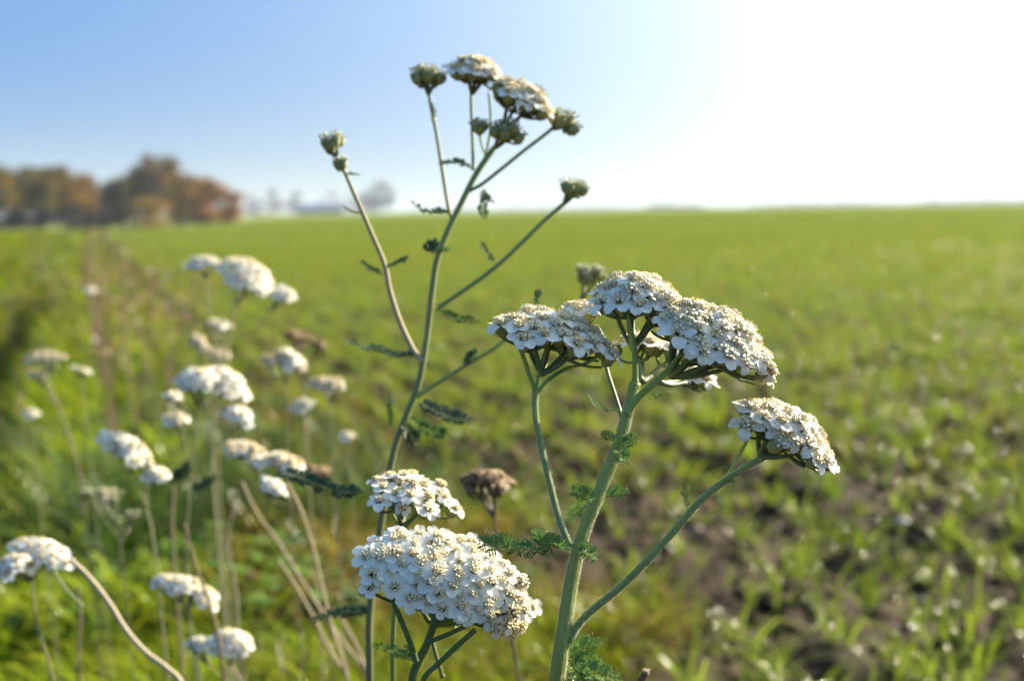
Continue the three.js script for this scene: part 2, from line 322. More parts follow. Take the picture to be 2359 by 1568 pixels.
{
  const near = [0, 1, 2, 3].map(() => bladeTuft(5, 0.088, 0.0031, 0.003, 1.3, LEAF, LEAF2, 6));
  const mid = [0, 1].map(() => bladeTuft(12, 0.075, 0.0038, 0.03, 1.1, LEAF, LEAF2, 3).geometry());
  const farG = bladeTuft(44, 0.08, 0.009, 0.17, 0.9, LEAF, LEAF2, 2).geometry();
  const lists = [[], [], [], [], [], [], []], own = [];
  const dirn = V(-0.335, 0, -1).normalize();
  for (let row = 0; row < 400; row++) {
    const u0 = 0.46 + row * 0.115;
    for (let s = 0.55; s < 16; s += s < 5 ? 0.011 : 0.036) {
      const ss = s + gauss() * 0.02, uu = u0 + gauss() * 0.03, x = uu + dirn.x * ss, z = dirn.z * ss, r = Math.hypot(x, z);
      if (r < 0.75 || r > 15 || !inView(x, z, r < 5 ? 9 : 5)) continue;
      const dens = 0.8 + 0.85 * noise(x * 2.6, z * 2.6, 1.7) + 0.35 * noise(x * 0.6, z * 0.6, 4);
      if (rnd() > clamp(dens + 0.3 * smooth(r, 1.5, 4), 0.12, 1) * (r > 5 ? 1 : 0.85)) continue;
      const c = [rr(0.8, 1.25), rr(0.85, 1.15), rr(0.6, 1.2)];
      if (r < 5) { const k = Math.floor(rnd() * 4), sc = rr(0.65, 1.25); (r < 1.75 && inView(x, z, 1) && own.length < 296) ? own.push([k, x, z, sc]) : lists[k].push([place(x, z, sc), c]); } else lists[4 + Math.floor(rnd() * 2)].push([place(x, z, rr(0.8, 1.2)), c]);
    }
  }
  for (let k = 0; k < 60000; k++) {
    const r = 14 * Math.exp(rnd() * Math.log(150 / 14)), a = rad(rr(-25, 25)), x = Math.sin(a) * r, z = -Math.cos(a) * r;
    if (across(x, z) < 0.6 + r * 0.004) continue;
    lists[6].push([place(x, z, rr(0.8, 1.25) * (1 + r * 0.006), 1 / (1 + r * 0.006)), [rr(0.8, 1.25), rr(0.88, 1.12), rr(0.6, 1.2)]]);
  }
  const G = near.map((b) => b.geometry());
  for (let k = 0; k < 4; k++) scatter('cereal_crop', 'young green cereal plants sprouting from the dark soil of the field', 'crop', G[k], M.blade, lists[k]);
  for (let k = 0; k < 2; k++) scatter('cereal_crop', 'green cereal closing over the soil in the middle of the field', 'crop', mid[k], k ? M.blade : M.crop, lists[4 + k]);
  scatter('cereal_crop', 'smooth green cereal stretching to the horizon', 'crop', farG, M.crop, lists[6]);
  const perBlade = near.map((b) => { const per = b.p.length / 3 / 5, out = []; for (let q = 0; q < 5; q++) { const bb = new Builder(); bb.p = b.p.slice(q * per * 3, (q + 1) * per * 3); bb.c = b.c.slice(q * per * 3, (q + 1) * per * 3); const ni = b.i.length / 5; bb.i = b.i.slice(q * ni, (q + 1) * ni).map((v) => v - q * per); out.push(bb.geometry()); } return out; });
  for (const [k, x, z, sc] of own) {
    const t = thing('cereal_seedling', 'young cereal seedling with arching green blades, among the nearest in the bare soil', 'seedling', V(x, groundY(x, z), z), 'nearest cereal seedlings');
    t.rotation.set(gauss() * 0.15, rr(0, 6.283), gauss() * 0.15); t.scale.setScalar(sc);
    perBlade[k].forEach((g) => part('blade', g, M.blade, t));
  }
  // crumbs and clods of soil
  const clod = (s) => { const b = new Builder(); b.blob(V(), 1, 0.7, 0.85, null, () => vary([1, 1, 1], 0.12), 9, 6, 0.16); return b.geometry(); };
  for (const [n, s0, s1, rmax] of [[9000, 0.002, 0.011, 4], [1800, 0.007, 0.02, 5]]) {
    const list = [];
    for (let k = 0; k < n; k++) {
      const r = 0.7 + (rmax - 0.7) * Math.sqrt(rnd()), a = rad(rr(-30, 30)), x = Math.sin(a) * r, z = -Math.cos(a) * r;
      if (across(x, z) < 0.35 + 0.25 * rnd()) continue;
      const s = s0 + (s1 - s0) * rnd() ** 2, m = place(x, z, s);
      list.push([m, rnd() < 0.3 ? vary([0.16, 0.095, 0.055], 0.25) : vary([0.042, 0.028, 0.017], 0.3)]);  // lighter share coloured to imitate sunlit clods
    }
    scatter('soil_clods', 'loose dark crumbs and clods lying over the field soil', 'soil', clod(), M.soil, list);
  }
  const stones = [[2078, 1207, 34, [0.5, 0.47, 0.43], 'flattest and whitest pebble lying on bare soil'], [2129, 1384, 22, [0.42, 0.35, 0.3], 'rounded pale pinkish pebble below the white one'], [1990, 935, 16, [0.5, 0.44, 0.38], 'small pale pebble behind the right hand flower head'], [1605, 1222, 26, [0.36, 0.25, 0.18], 'tan clod of earth beside the leaning branch'],
    [1535, 1262, 44, [0.3, 0.19, 0.12], 'orange tan lump of earth crossed by the leaning branch'], [1500, 1290, 30, [0.3, 0.24, 0.2], 'greyish tan lump of earth just below the orange one'], [1760, 1395, 20, [0.28, 0.18, 0.13], 'small reddish lump of earth on the dark soil'], [1930, 1470, 26, [0.3, 0.2, 0.13], 'tan lump of earth near the bottom of the field'], [1790, 1215, 18, [0.4, 0.33, 0.24], 'small yellowish stone among the seedlings']];
  for (const [px, py, w, c, l] of stones) {
    const p = onGround(px, py), dist = p.distanceTo(camera.position), b = new Builder(), R = w * S * dist / 2;
    b.blob(V(), R, R * 0.55, R * 0.8, null, () => vary(c, 0.08), 14, 9, 0.05);
    p.y += R * 0.3;
    solo(c[0] > 0.38 ? 'pebble' : 'earth_lump', l, c[0] > 0.38 ? 'pebble' : 'clod', b.geometry(), M.stone, p);
  }
}

// ------------------------------------------------------------------ the grassy margin
{
  const kinds = [
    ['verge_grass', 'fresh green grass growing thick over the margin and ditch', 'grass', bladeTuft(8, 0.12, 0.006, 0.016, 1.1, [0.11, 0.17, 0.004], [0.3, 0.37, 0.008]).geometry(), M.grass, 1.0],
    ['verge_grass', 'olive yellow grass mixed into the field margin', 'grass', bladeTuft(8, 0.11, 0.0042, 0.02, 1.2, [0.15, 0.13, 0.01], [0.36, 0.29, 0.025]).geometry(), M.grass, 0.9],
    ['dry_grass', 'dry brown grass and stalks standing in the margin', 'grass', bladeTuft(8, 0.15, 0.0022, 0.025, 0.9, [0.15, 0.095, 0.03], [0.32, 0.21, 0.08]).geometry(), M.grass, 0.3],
  ];
  const herb = new Builder();
  for (let k = 0; k < 10; k++) { // feathery low leaves
    const a = k * 2.4 + rnd(), L = rr(0.05, 0.12), dir = V(Math.cos(a), rr(0.4, 1.3), Math.sin(a)).normalize();
    for (let j = 2; j < 12; j++) for (const sgn of [-1, 1]) {
      const o = dir.clone().multiplyScalar(L * j / 12), sd = V(-Math.sin(a) * sgn, 0.4, Math.cos(a) * sgn).addScaledVector(dir, 0.5).normalize(), w = 0.012 * Math.sin(j / 12 * 3);
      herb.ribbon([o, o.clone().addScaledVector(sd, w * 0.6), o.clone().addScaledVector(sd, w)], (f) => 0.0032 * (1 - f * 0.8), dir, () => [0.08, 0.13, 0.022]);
    }
  }
  kinds.push(['ground_foliage', 'low dark feathery leaves covering the margin floor', 'foliage', herb.geometry(), M.leaf, 0.4]);
  const broad = new Builder();
  for (let k = 0; k < 9; k++) {
    const a = rr(0, 6.28), h = rr(0.02, 0.06), c = V(gauss() * 0.03, h, gauss() * 0.03), dir = V(Math.cos(a), rr(-0.1, 0.5), Math.sin(a)).normalize(), L = rr(0.016, 0.03);
    broad.tube([V(c.x * 0.3, 0, c.z * 0.3), c], () => 0.0006, 4, () => [0.08, 0.12, 0.03]);
    broad.ribbon([0, 0.25, 0.5, 0.75, 1].map((f) => c.clone().addScaledVector(dir, L * f).add(V(0, -L * 0.3 * f * f, 0))), (f) => L * 0.75 * Math.sin(Math.PI * (0.08 + 0.9 * f)), V(-dir.z, 0, dir.x), () => [0.14, 0.25, 0.02], 0.2);
  }
  kinds.push(['ground_foliage', 'small broad bright green leaves low in the margin', 'foliage', broad.geometry(), M.blade, 0.8]);
  const litter = new Builder();
  for (let k = 0; k < 5; k++) { const c = V(gauss() * 0.04, rr(0.005, 0.07), gauss() * 0.04), dir = V(gauss(), gauss() * 0.6, gauss()).normalize(), L = rr(0.008, 0.022); litter.ribbon([0, 0.33, 0.66, 1].map((f) => c.clone().addScaledVector(dir, L * f).add(V(0, -L * 0.5 * f * f, 0))), (f) => L * 0.5 * Math.sin(Math.PI * (0.1 + 0.85 * f)), V(-dir.z, 0.3, dir.x), () => vary([0.2, 0.1, 0.055], 0.25), -0.4); }
  kinds.push(['dead_leaves', 'reddish brown dead leaves and bits caught in the margin', 'leaf litter', litter.geometry(), M.crown, 0.35]);
  const wisps = new Builder();
  for (let k = 0; k < 3; k++) {
    const o = V(gauss() * 0.03, 0, gauss() * 0.03), H = rr(0.14, 0.24), e = o.clone().add(V(gauss() * 0.06, H, gauss() * 0.06)), tone = vary([0.34, 0.25, 0.13], 0.2);
    wisps.tube(curve([o, o.clone().lerp(e, 0.5).add(V(gauss() * 0.01, 0, 0)), e], 6), (f) => 0.0011 * (1 - 0.6 * f), 4, () => tone);
    for (let j = 0; j < 7; j++) wisps.blob(e.clone().add(V(gauss() * 0.006, -rnd() * 0.035, gauss() * 0.006)), 0.0013, 0.003, 0.0013, null, () => vary([0.4, 0.29, 0.16], 0.2), 5, 3);
  }
  kinds.push(['dry_stems', 'thin dry stems with small seed tips standing through the margin', 'dry stems', wisps.geometry(), M.dry, 0.07]);
  const hollow = onGround(430, 1255), hollow2 = onGround(265, 1300);  // dense darker foliage imitates a shaded hollow at these spots; no dip is dug
  const shade = (x, z) => Math.max(Math.exp(-(((x - hollow.x) / 0.2) ** 2) - ((z - hollow.z) / 0.24) ** 2), Math.exp(-(((x - hollow2.x) / 0.09) ** 2) - ((z - hollow2.z) / 0.09) ** 2));  // mask that thins the grass round those clumps
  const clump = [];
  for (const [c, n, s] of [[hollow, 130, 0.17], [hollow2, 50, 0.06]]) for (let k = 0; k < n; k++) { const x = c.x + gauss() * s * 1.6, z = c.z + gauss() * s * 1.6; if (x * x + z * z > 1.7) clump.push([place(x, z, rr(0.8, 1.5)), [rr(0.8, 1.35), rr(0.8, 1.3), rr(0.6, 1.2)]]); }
  scatter('ground_foliage', 'feathery green clump standing in for a shaded hollow between the blurred yarrow stalks', 'foliage', herb.geometry(), M.leaf, clump);
  kinds.forEach(([name, label, cat, g, mat, share], ki) => {
    const list = [];
    for (let k = 0; k < 19500 * share; k++) {
      const far = rnd(), r = 0.62 * Math.exp(far * far * Math.log(60 / 0.62) * 0.45 + far * Math.log(60 / 0.62) * 0.55), a = rad(rr(-31, 16)), x = Math.sin(a) * r, z = -Math.cos(a) * r, u = across(x, z);
      const edge = 0.4 + 0.03 * r + 0.3 * noise(x * 4, z * 4, 2) + (ki === 2 ? 0.06 : 0);
      if (u > edge || x * x + z * z < 0.62) continue;
      if ((ki === 6 && r < 1.7) || (ki === 3 && r < 1.1)) continue;
      const patch = noise(x * 1.7 + ki * 13, z * 1.7, ki * 3.3), green = smooth(-u, -0.3, 0.05);
      let keep = 0.4 + patch * 1.5;
      if (ki === 0) keep += green * 0.7 - 0.15; if (ki === 1) keep += 0.1 - green * 0.25; if (ki === 2) keep += 0.1 - green * 0.9; if (ki === 6) keep += 0.15 - green * 0.8; if (ki === 5) keep += 0.15 - green * 0.5; if (ki === 4) keep += green * 0.4 - 0.25; if (u < -0.42 && ki > 1) keep -= 0.7;
      if (u > 0.35) keep -= 0.25;
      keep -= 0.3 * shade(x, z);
      if (rnd() > keep + 0.5 * noise(x * 6, z * 6, ki)) continue;
      const sc = rr(0.6, 1.15) * (1 + Math.min(1.2, Math.max(0, r - 3) * 0.1)) * (r < 1.1 ? 0.7 : 1) * (1 - 0.35 * smooth(u, 0.1, 0.4)), lit = rr(0.45, 1.55);
      list.push([place(x, z, sc, r > 4 ? 1 / (1 + Math.min(0.9, (r - 4) * 0.1)) : 1), [lit * rr(0.85, 1.2), lit, lit * rr(0.7, 1.2)]]);
    }
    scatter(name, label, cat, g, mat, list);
  });
}

// ------------------------------------------------------------------ yarrow: florets
const GREEN = [0.28, 0.36, 0.075], STRAW = [0.42, 0.31, 0.17], PALE = [0.3, 0.28, 0.14], OLIVE = [0.13, 0.125, 0.04];
function cupGeometry(h, r, c0, c1) { // the scaly green cup under a floret
  const b = new Builder(), prof = [[0.16, -1], [0.55, -0.86], [0.92, -0.6], [1, -0.32], [0.9, -0.05], [0.7, 0.02]], n = 10, base = 0;
  prof.forEach(([q, y], j) => { for (let s = 0; s < n; s++) { const a = (s + (j % 2) * 0.5) / n * 6.2832, w = r * q * (1 + (s % 2 ? 0.1 : -0.08)); b.v(V(Math.cos(a) * w, y * h, Math.sin(a) * w), s % 2 ? mix3(c0, c1, clamp(1 + y, 0, 1) * 0.7) : vary(mix3(c0, c1, 0.25), 0.2)); } });
  for (let j = 0; j < prof.length - 1; j++) for (let s = 0; s < n; s++) { const a = base + j * n + s, q = base + j * n + (s + 1) % n; b.tri(a, a + n, q); b.tri(q, a + n, q + n); }
  return b.geometry();
}
function petal(b, ang, r0, len, wid, droop, tone, cup = 0.12) { // one ray with a three-toothed tip
  const nx = 5, ny = 4, id = [], twist = gauss() * 0.25;
  for (let j = 0; j <= ny; j++) for (let i = 0; i <= nx; i++) {
    const f = j / ny, e = i / nx * 2 - 1, w = wid / 2 * Math.sin(Math.PI * (0.16 + 0.62 * f ** 0.8)) * 1.05;
    const notch = f > 0.9 ? (Math.abs(Math.abs(e) - 0.4) < 0.25 ? -0.09 : 0.02) - 0.17 * e * e : -0.1 * e * e * f;
    const L = len * (f + notch), dr = droop * f + 0.35 * droop * f * f;
    const p = V(r0 + L * Math.cos(dr), -L * Math.sin(dr) + wid * cup * e * e * Math.sin(f * 2) + twist * e * w * f + wid * 0.035 * Math.cos(e * 9) * f, e * w);
    const ca = Math.cos(ang), sa = Math.sin(ang);
    id.push(b.v(V(p.x * ca - p.z * sa, p.y, p.x * sa + p.z * ca), tone));
  }
  const m = nx + 1;
  for (let j = 0; j < ny; j++) for (let i = 0; i < nx; i++) { const a = id[j * m + i], c = id[(j + 1) * m + i], d = id[j * m + i + 1], e = id[(j + 1) * m + i + 1]; b.tri(a, d, c); b.tri(d, e, c); }
}
function discGeometry(r, n, o) { // little tubular florets crowded in the middle, with anthers
  const b = new Builder(), cream = o.cream ?? [0.84, 0.79, 0.63], shade = o.base ?? [0.3, 0.24, 0.16], anther = o.anther ?? [0.6, 0.4, 0.1];
  for (let k = 0; k < n; k++) {
    const q = Math.sqrt((k + 0.4) / n), a = k * 2.39996 + gauss() * 0.3, x = Math.cos(a) * q * r, z = Math.sin(a) * q * r, h = r * (0.75 + 0.35 * (1 - q * q) + 0.15 * gauss());
    const lean = V(x * 0.35, h, z * 0.35), f = r * rr(0.17, 0.23), N = 5, top = V(x, 0, z).add(lean), low = V(x * 0.9, -0.1 * r, z * 0.9), id = [[], [], []];
    for (let s = 0; s < N; s++) {
      const t = s / N * 6.2832 + a, cx = Math.cos(t), sx = Math.sin(t), cc = vary(cream, 0.1);
      id[0].push(b.v(low.clone().add(V(cx * f * 0.55, 0, sx * f * 0.55)), shade));
      id[1].push(b.v(low.clone().lerp(top, 0.75).add(V(cx * f * 0.8, 0, sx * f * 0.8)), mix3(shade, cream, 0.6)));
      id[2].push(b.v(top.clone().add(V(cx * f * 1.55, rr(-0.1, 0.1) * f, sx * f * 1.55)), cc));
    }
    const ctr = b.v(top.clone().add(V(0, -f * 0.35, 0)), mix3(shade, anther, 0.6));
    for (let s = 0; s < N; s++) { const u = (s + 1) % N; for (let l = 0; l < 2; l++) { b.tri(id[l][s], id[l + 1][s], id[l][u]); b.tri(id[l][u], id[l + 1][s], id[l + 1][u]); } b.tri(id[2][s], ctr, id[2][u]); }
    if (rnd() < (o.yellow ?? 0.45)) b.blob(top.clone().add(V(0, f * 0.75, 0)), f * 0.5, f * 0.95, f * 0.5, null, () => vary(anther, 0.15), 5, 3);
  }
  return b.geometry();
}
function florets(kind) { // eight forms of one floret; size in metres
  const out = [];
  for (let k = 0; k < 8; k++) {
    const o = { fresh: { len: 0.0026, wid: 0.00235, droop: [-0.15, 0.35], yellow: 0.55, cream: [0.88, 0.8, 0.55], anther: [0.88, 0.43, 0.01], base: [0.72, 0.6, 0.32], disc: 0.001, count: 11 },
      ripe: { len: 0.0028, wid: 0.0025, droop: [-0.05, 0.5], yellow: 0.35, cream: [0.88, 0.82, 0.62], anther: [0.8, 0.55, 0.1], base: [0.64, 0.54, 0.36], disc: 0.00125 },
      faded: { len: 0.0022, wid: 0.002, droop: [0.1, 1.1], tone: [0.86, 0.79, 0.66], cream: [0.8, 0.66, 0.4], base: [0.5, 0.36, 0.18], disc: 0.0012, yellow: 0.4 },
      brown: { len: 0.0012, wid: 0.0013, droop: [-0.9, 0.2], tone: [0.27, 0.155, 0.085], cream: [0.3, 0.18, 0.1], base: [0.12, 0.07, 0.04], disc: 0.0016, yellow: 0 },
      bud: { len: 0, cream: [0.62, 0.62, 0.42], base: [0.3, 0.33, 0.16], disc: 0.00125, yellow: 0, anther: [0.5, 0.5, 0.25] } }[kind];
    const list = [cupGeometry(0.0031, 0.00132, kind === 'brown' ? [0.16, 0.1, 0.05] : [0.22, 0.24, 0.075], kind === 'brown' ? [0.2, 0.12, 0.07] : [0.38, 0.36, 0.16])];
    list.push(discGeometry(o.disc * rr(0.85, 1.1), kind === 'bud' ? 6 : (o.count ?? 14) + Math.floor(rnd() * 4), o));
    if (o.len) {
      const b = new Builder(), n = rnd() < 0.75 ? 5 : rnd() < 0.5 ? 4 : 6, a0 = rr(0, 6.28);
      for (let j = 0; j < n; j++) petal(b, a0 + j * 6.2832 / n + gauss() * 0.12, o.disc * 0.75, o.len * rr(0.85, 1.12), o.wid * rr(0.85, 1.1), rr(...o.droop), vary(o.tone ?? [0.96, 0.93, 0.82], 0.03));
      list.push(b.geometry());
    } 
    out.push(mergeGeometries(list, true));
  }
  return out;
}
const FLORET = Object.fromEntries(['fresh', 'ripe', 'faded', 'brown', 'bud'].map((k) => [k, florets(k)]));
const FLORET_MAT = [M.cup, M.bead, M.petal];

// ------------------------------------------------------------------ yarrow: whole plants
const px3 = (q, d) => at(q[0], q[1], q[2] ?? d);
function stalk(t, name, pts, d, w0, w1, c0, c1, o = {}) { // pts are marks read off the photograph with their distance
  o.knot ??= name === 'branch' ? w0 * 0.3 : 0;
  const P3 = pts.map((q) => q.isVector3 ? q : px3(q, d)), k = S * d / 2, b = new Builder(), near = d < 0.32;
  const hue = (f, s) => { const q = mix3(c0, c1, f), m = 1 + (near ? 0.1 * Math.cos(s * 6.2832 * 7) : 0) + 0.12 * noise(f * 40, s * 5, w0); return [q[0] * m, q[1] * m, q[2] * m]; };
  const n = o.n ?? Math.max(10, P3.length * (near ? 9 : 5));
  b.tube(curve(P3, n), (f) => k * (lerp(w0, w1, f) * (1 + 0.04 * noise(f * 9, w0)) + (o.knot ? o.knot * Math.exp(-((f / 0.04) ** 2)) : 0)), near ? 28 : 9, hue, near ? 7 : 0);
  return part(name, b.geometry(t.position), o.mat ?? M.stem, t);
}
function fuzz(b, pts, d, w0, w1, n) { // short white hairs on a near stem
  const c = new THREE.CatmullRomCurve3(pts.map((q) => q.isVector3 ? q : px3(q, d)), false, 'centripetal');
  for (let k = 0; k < n; k++) {
    const f = rnd(), p = c.getPoint(f), t = c.getTangent(f), dir = V(gauss(), gauss(), gauss()).cross(t).normalize(), r = lerp(w0, w1, f) * S * d / 2, L = rr(0.0002, 0.0006);
    const a = p.clone().addScaledVector(dir, r * 0.95), e = a.clone().addScaledVector(dir, L).addScaledVector(t, L * gauss()), s = V().crossVectors(dir, t).multiplyScalar(0.00003);
    const i = b.v(a.clone().add(s), [0.7, 0.7, 0.62]), j = b.v(a.sub(s), [0.7, 0.7, 0.62]), l = b.v(e, [0.75, 0.75, 0.68]);
    b.tri(i, j, l);
  }
}
function feather(t, pts, d, w, o = {}) { // a yarrow leaf: a midrib with rows of finely cut leaflets
  const c = new THREE.CatmullRomCurve3(pts.map((q) => px3(q, d)), false, 'centripetal'), b = new Builder(), k = S * d, n = o.pairs ?? 20;
  const col = o.col ?? [0.15, 0.26, 0.06];
  b.tube(c.getPoints(16), (f) => k * (o.rib ?? 2.2) * (1 - 0.7 * f) * 0.8, 6, () => vary([col[0] * 1.5, col[1] * 1.4, col[2] * 1.3], 0.08));
  let up = camDir(gauss() * 0.2, 0.9, 0.5).normalize();
  for (let j = 1; j <= n; j++) for (const sg of [-1, 1]) {
    const f = j / (n + 0.5), p = c.getPoint(f), tn = c.getTangent(f), sd = V().crossVectors(tn, up).normalize().multiplyScalar(sg);
    const lift = rr(-0.2, 1.1), dir = sd.clone().addScaledVector(up, lift).addScaledVector(tn, rr(0.3, 0.9)).normalize();
    const L = 1.3 * w * k * Math.sin(Math.PI * clamp(0.12 + 0.86 * f, 0, 1)) ** 0.6 * rr(0.75, 1.2) * (f > 0.9 ? 0.7 : 1), tone = vary(col, 0.16), wd = V().crossVectors(dir, tn).normalize();
    for (const [spread, s0, len] of [[0, 0, 1], [0.8, 0.15, 0.6], [-0.8, 0.15, 0.6], [0.9, 0.42, 0.5], [-0.9, 0.42, 0.5], [0.9, 0.68, 0.34], [-0.9, 0.68, 0.34]]) {
      const dd = dir.clone().addScaledVector(tn, spread).addScaledVector(wd, gauss() * 0.35).normalize(), q = p.clone().addScaledVector(dir, L * s0), l = L * len;
      b.ribbon([q, q.clone().addScaledVector(dd, l * 0.4), q.clone().addScaledVector(dd, l * 0.75).addScaledVector(up, l * 0.05), q.clone().addScaledVector(dd, l)], (e) => L * (d > 0.3 ? 0.2 : 0.12) * (e < 0.9 ? 0.75 + 0.4 * e : 0.35), tn, () => tone, 0.3);
    }
  }
  return part('leaf', b.geometry(t.position), M.leaf, t);
}
function head(t, h, d0) { // a flat-topped flower head: florets on a dome, each on a stalk of its own
  const d = h.c[2] ?? d0, k = S * d, c = px3(h.c, d), n = camDir(...h.n).normalize(), g = new THREE.Group();
  g.name = numbered('flower_head'); t.add(g);
  if (h.label) g.userData.label = h.label;
  const ang = rad(h.ang ?? 0), u = camDir(Math.cos(ang), -Math.sin(ang), 0); u.addScaledVector(n, -u.dot(n)).normalize();
  const v = V().crossVectors(u, n).normalize(); if (v.dot(ax.b) < 0) v.negate();   // v points towards the viewer
  const A = h.a * k, B = (h.b ?? h.a) * k, H = h.h * k, sc = h.sc ?? 1, N = h.count, spots = [];
  for (let i = 0; i < N; i++) {
    const q = Math.sqrt((i + 0.5) / N), th = i * 2.39996 + (h.turn ?? 0) + gauss() * 0.12, lob = 1 + 0.1 * Math.sin(th * 3 + (h.turn ?? 1));
    const x = Math.cos(th) * q * lob + gauss() * 0.25 / Math.sqrt(N), y = Math.sin(th) * q * lob + gauss() * 0.25 / Math.sqrt(N), e = x * x + y * y;
    const p = c.clone().addScaledVector(u, A * x).addScaledVector(v, B * y).addScaledVector(n, H * (1 - e) + 0.0007 * sc * gauss() + 0.06 * H * Math.sin(x * 7 + y * 5));
    const nn = n.clone().addScaledVector(u, 1.15 * H / A * x + 0.12 * gauss()).addScaledVector(v, 1.15 * H / B * y + 0.12 * gauss()).normalize();
    spots.push({ p, nn, x, y });
  }
  const base = px3(h.base, d), b = new Builder(), nodes = [], G = Math.max(3, Math.round(N / 8)), col = h.stalk ?? [0.12, 0.16, 0.055];
  for (let i = 0; i < G; i++) { const q = Math.sqrt((i + 0.5) / G), th = i * 2.39996; nodes.push({ x: Math.cos(th) * q, y: Math.sin(th) * q, s: [] }); }
  for (const s of spots) { let best = null, bd = 9; for (const m of nodes) { const e = (m.x - s.x) ** 2 + (m.y - s.y) ** 2; if (e < bd) { bd = e; best = m; } } best.s.push(s); }
  const fat = (h.fat ?? 1) * sc;
  for (const m of nodes) {
    if (!m.s.length) continue;
    const mean = V(); m.s.forEach((s) => mean.add(s.p)); mean.multiplyScalar(1 / m.s.length);
    const nd = mean.clone().lerp(base, 0.42).addScaledVector(n, -0.0008 * sc), midp = base.clone().lerp(nd, 0.5).addScaledVector(n, -0.06 * base.distanceTo(nd));
    b.tube(curve([base, midp, nd], 8), (f) => (0.00062 - 0.00018 * f) * fat, 7, () => vary(col, 0.1));
    for (const s of m.s) {
      const end = s.p.clone().addScaledVector(s.nn, -0.0032 * sc), md = nd.clone().lerp(end, 0.55).addScaledVector(n, -0.06 * nd.distanceTo(end));
      b.tube(curve([nd, md, end], 5), (f) => (0.00034 - 0.00008 * f) * fat, 5, () => vary(col, 0.12));
    }
  }
  part('branchlets', b.geometry(t.position), M.stem, g);
  const up = V(0, 1, 0), q2 = new THREE.Quaternion();
  for (const s of spots) {
    let kind = h.kind ?? 'fresh';
    if (Array.isArray(kind)) { let z = rnd(), l = kind[kind.length - 1][0]; for (const [w, pr] of kind) { if (z < pr) { l = w; break; } z -= pr; } kind = l; }
    if (h.patch) { const e = h.patch(s.x, s.y); if (e) kind = e; }
    const m = part('floret', FLORET[kind][Math.floor(rnd() * 8)], kind === 'bud' ? FLORET_MAT.slice(0, 2) : FLORET_MAT, g);
    m.position.copy(s.p).sub(t.position);
    m.quaternion.setFromUnitVectors(up, s.nn).multiply(q2.setFromAxisAngle(up, rr(0, 6.283)));
    m.scale.setScalar(sc * rr(0.82, 1.15));
  }
  return g;
}
const rootOf = (p, dx = 0, dz = 0) => { const q = V(p.x + dx, 0, p.z + dz); q.y = groundY(q.x, q.z); return q; };

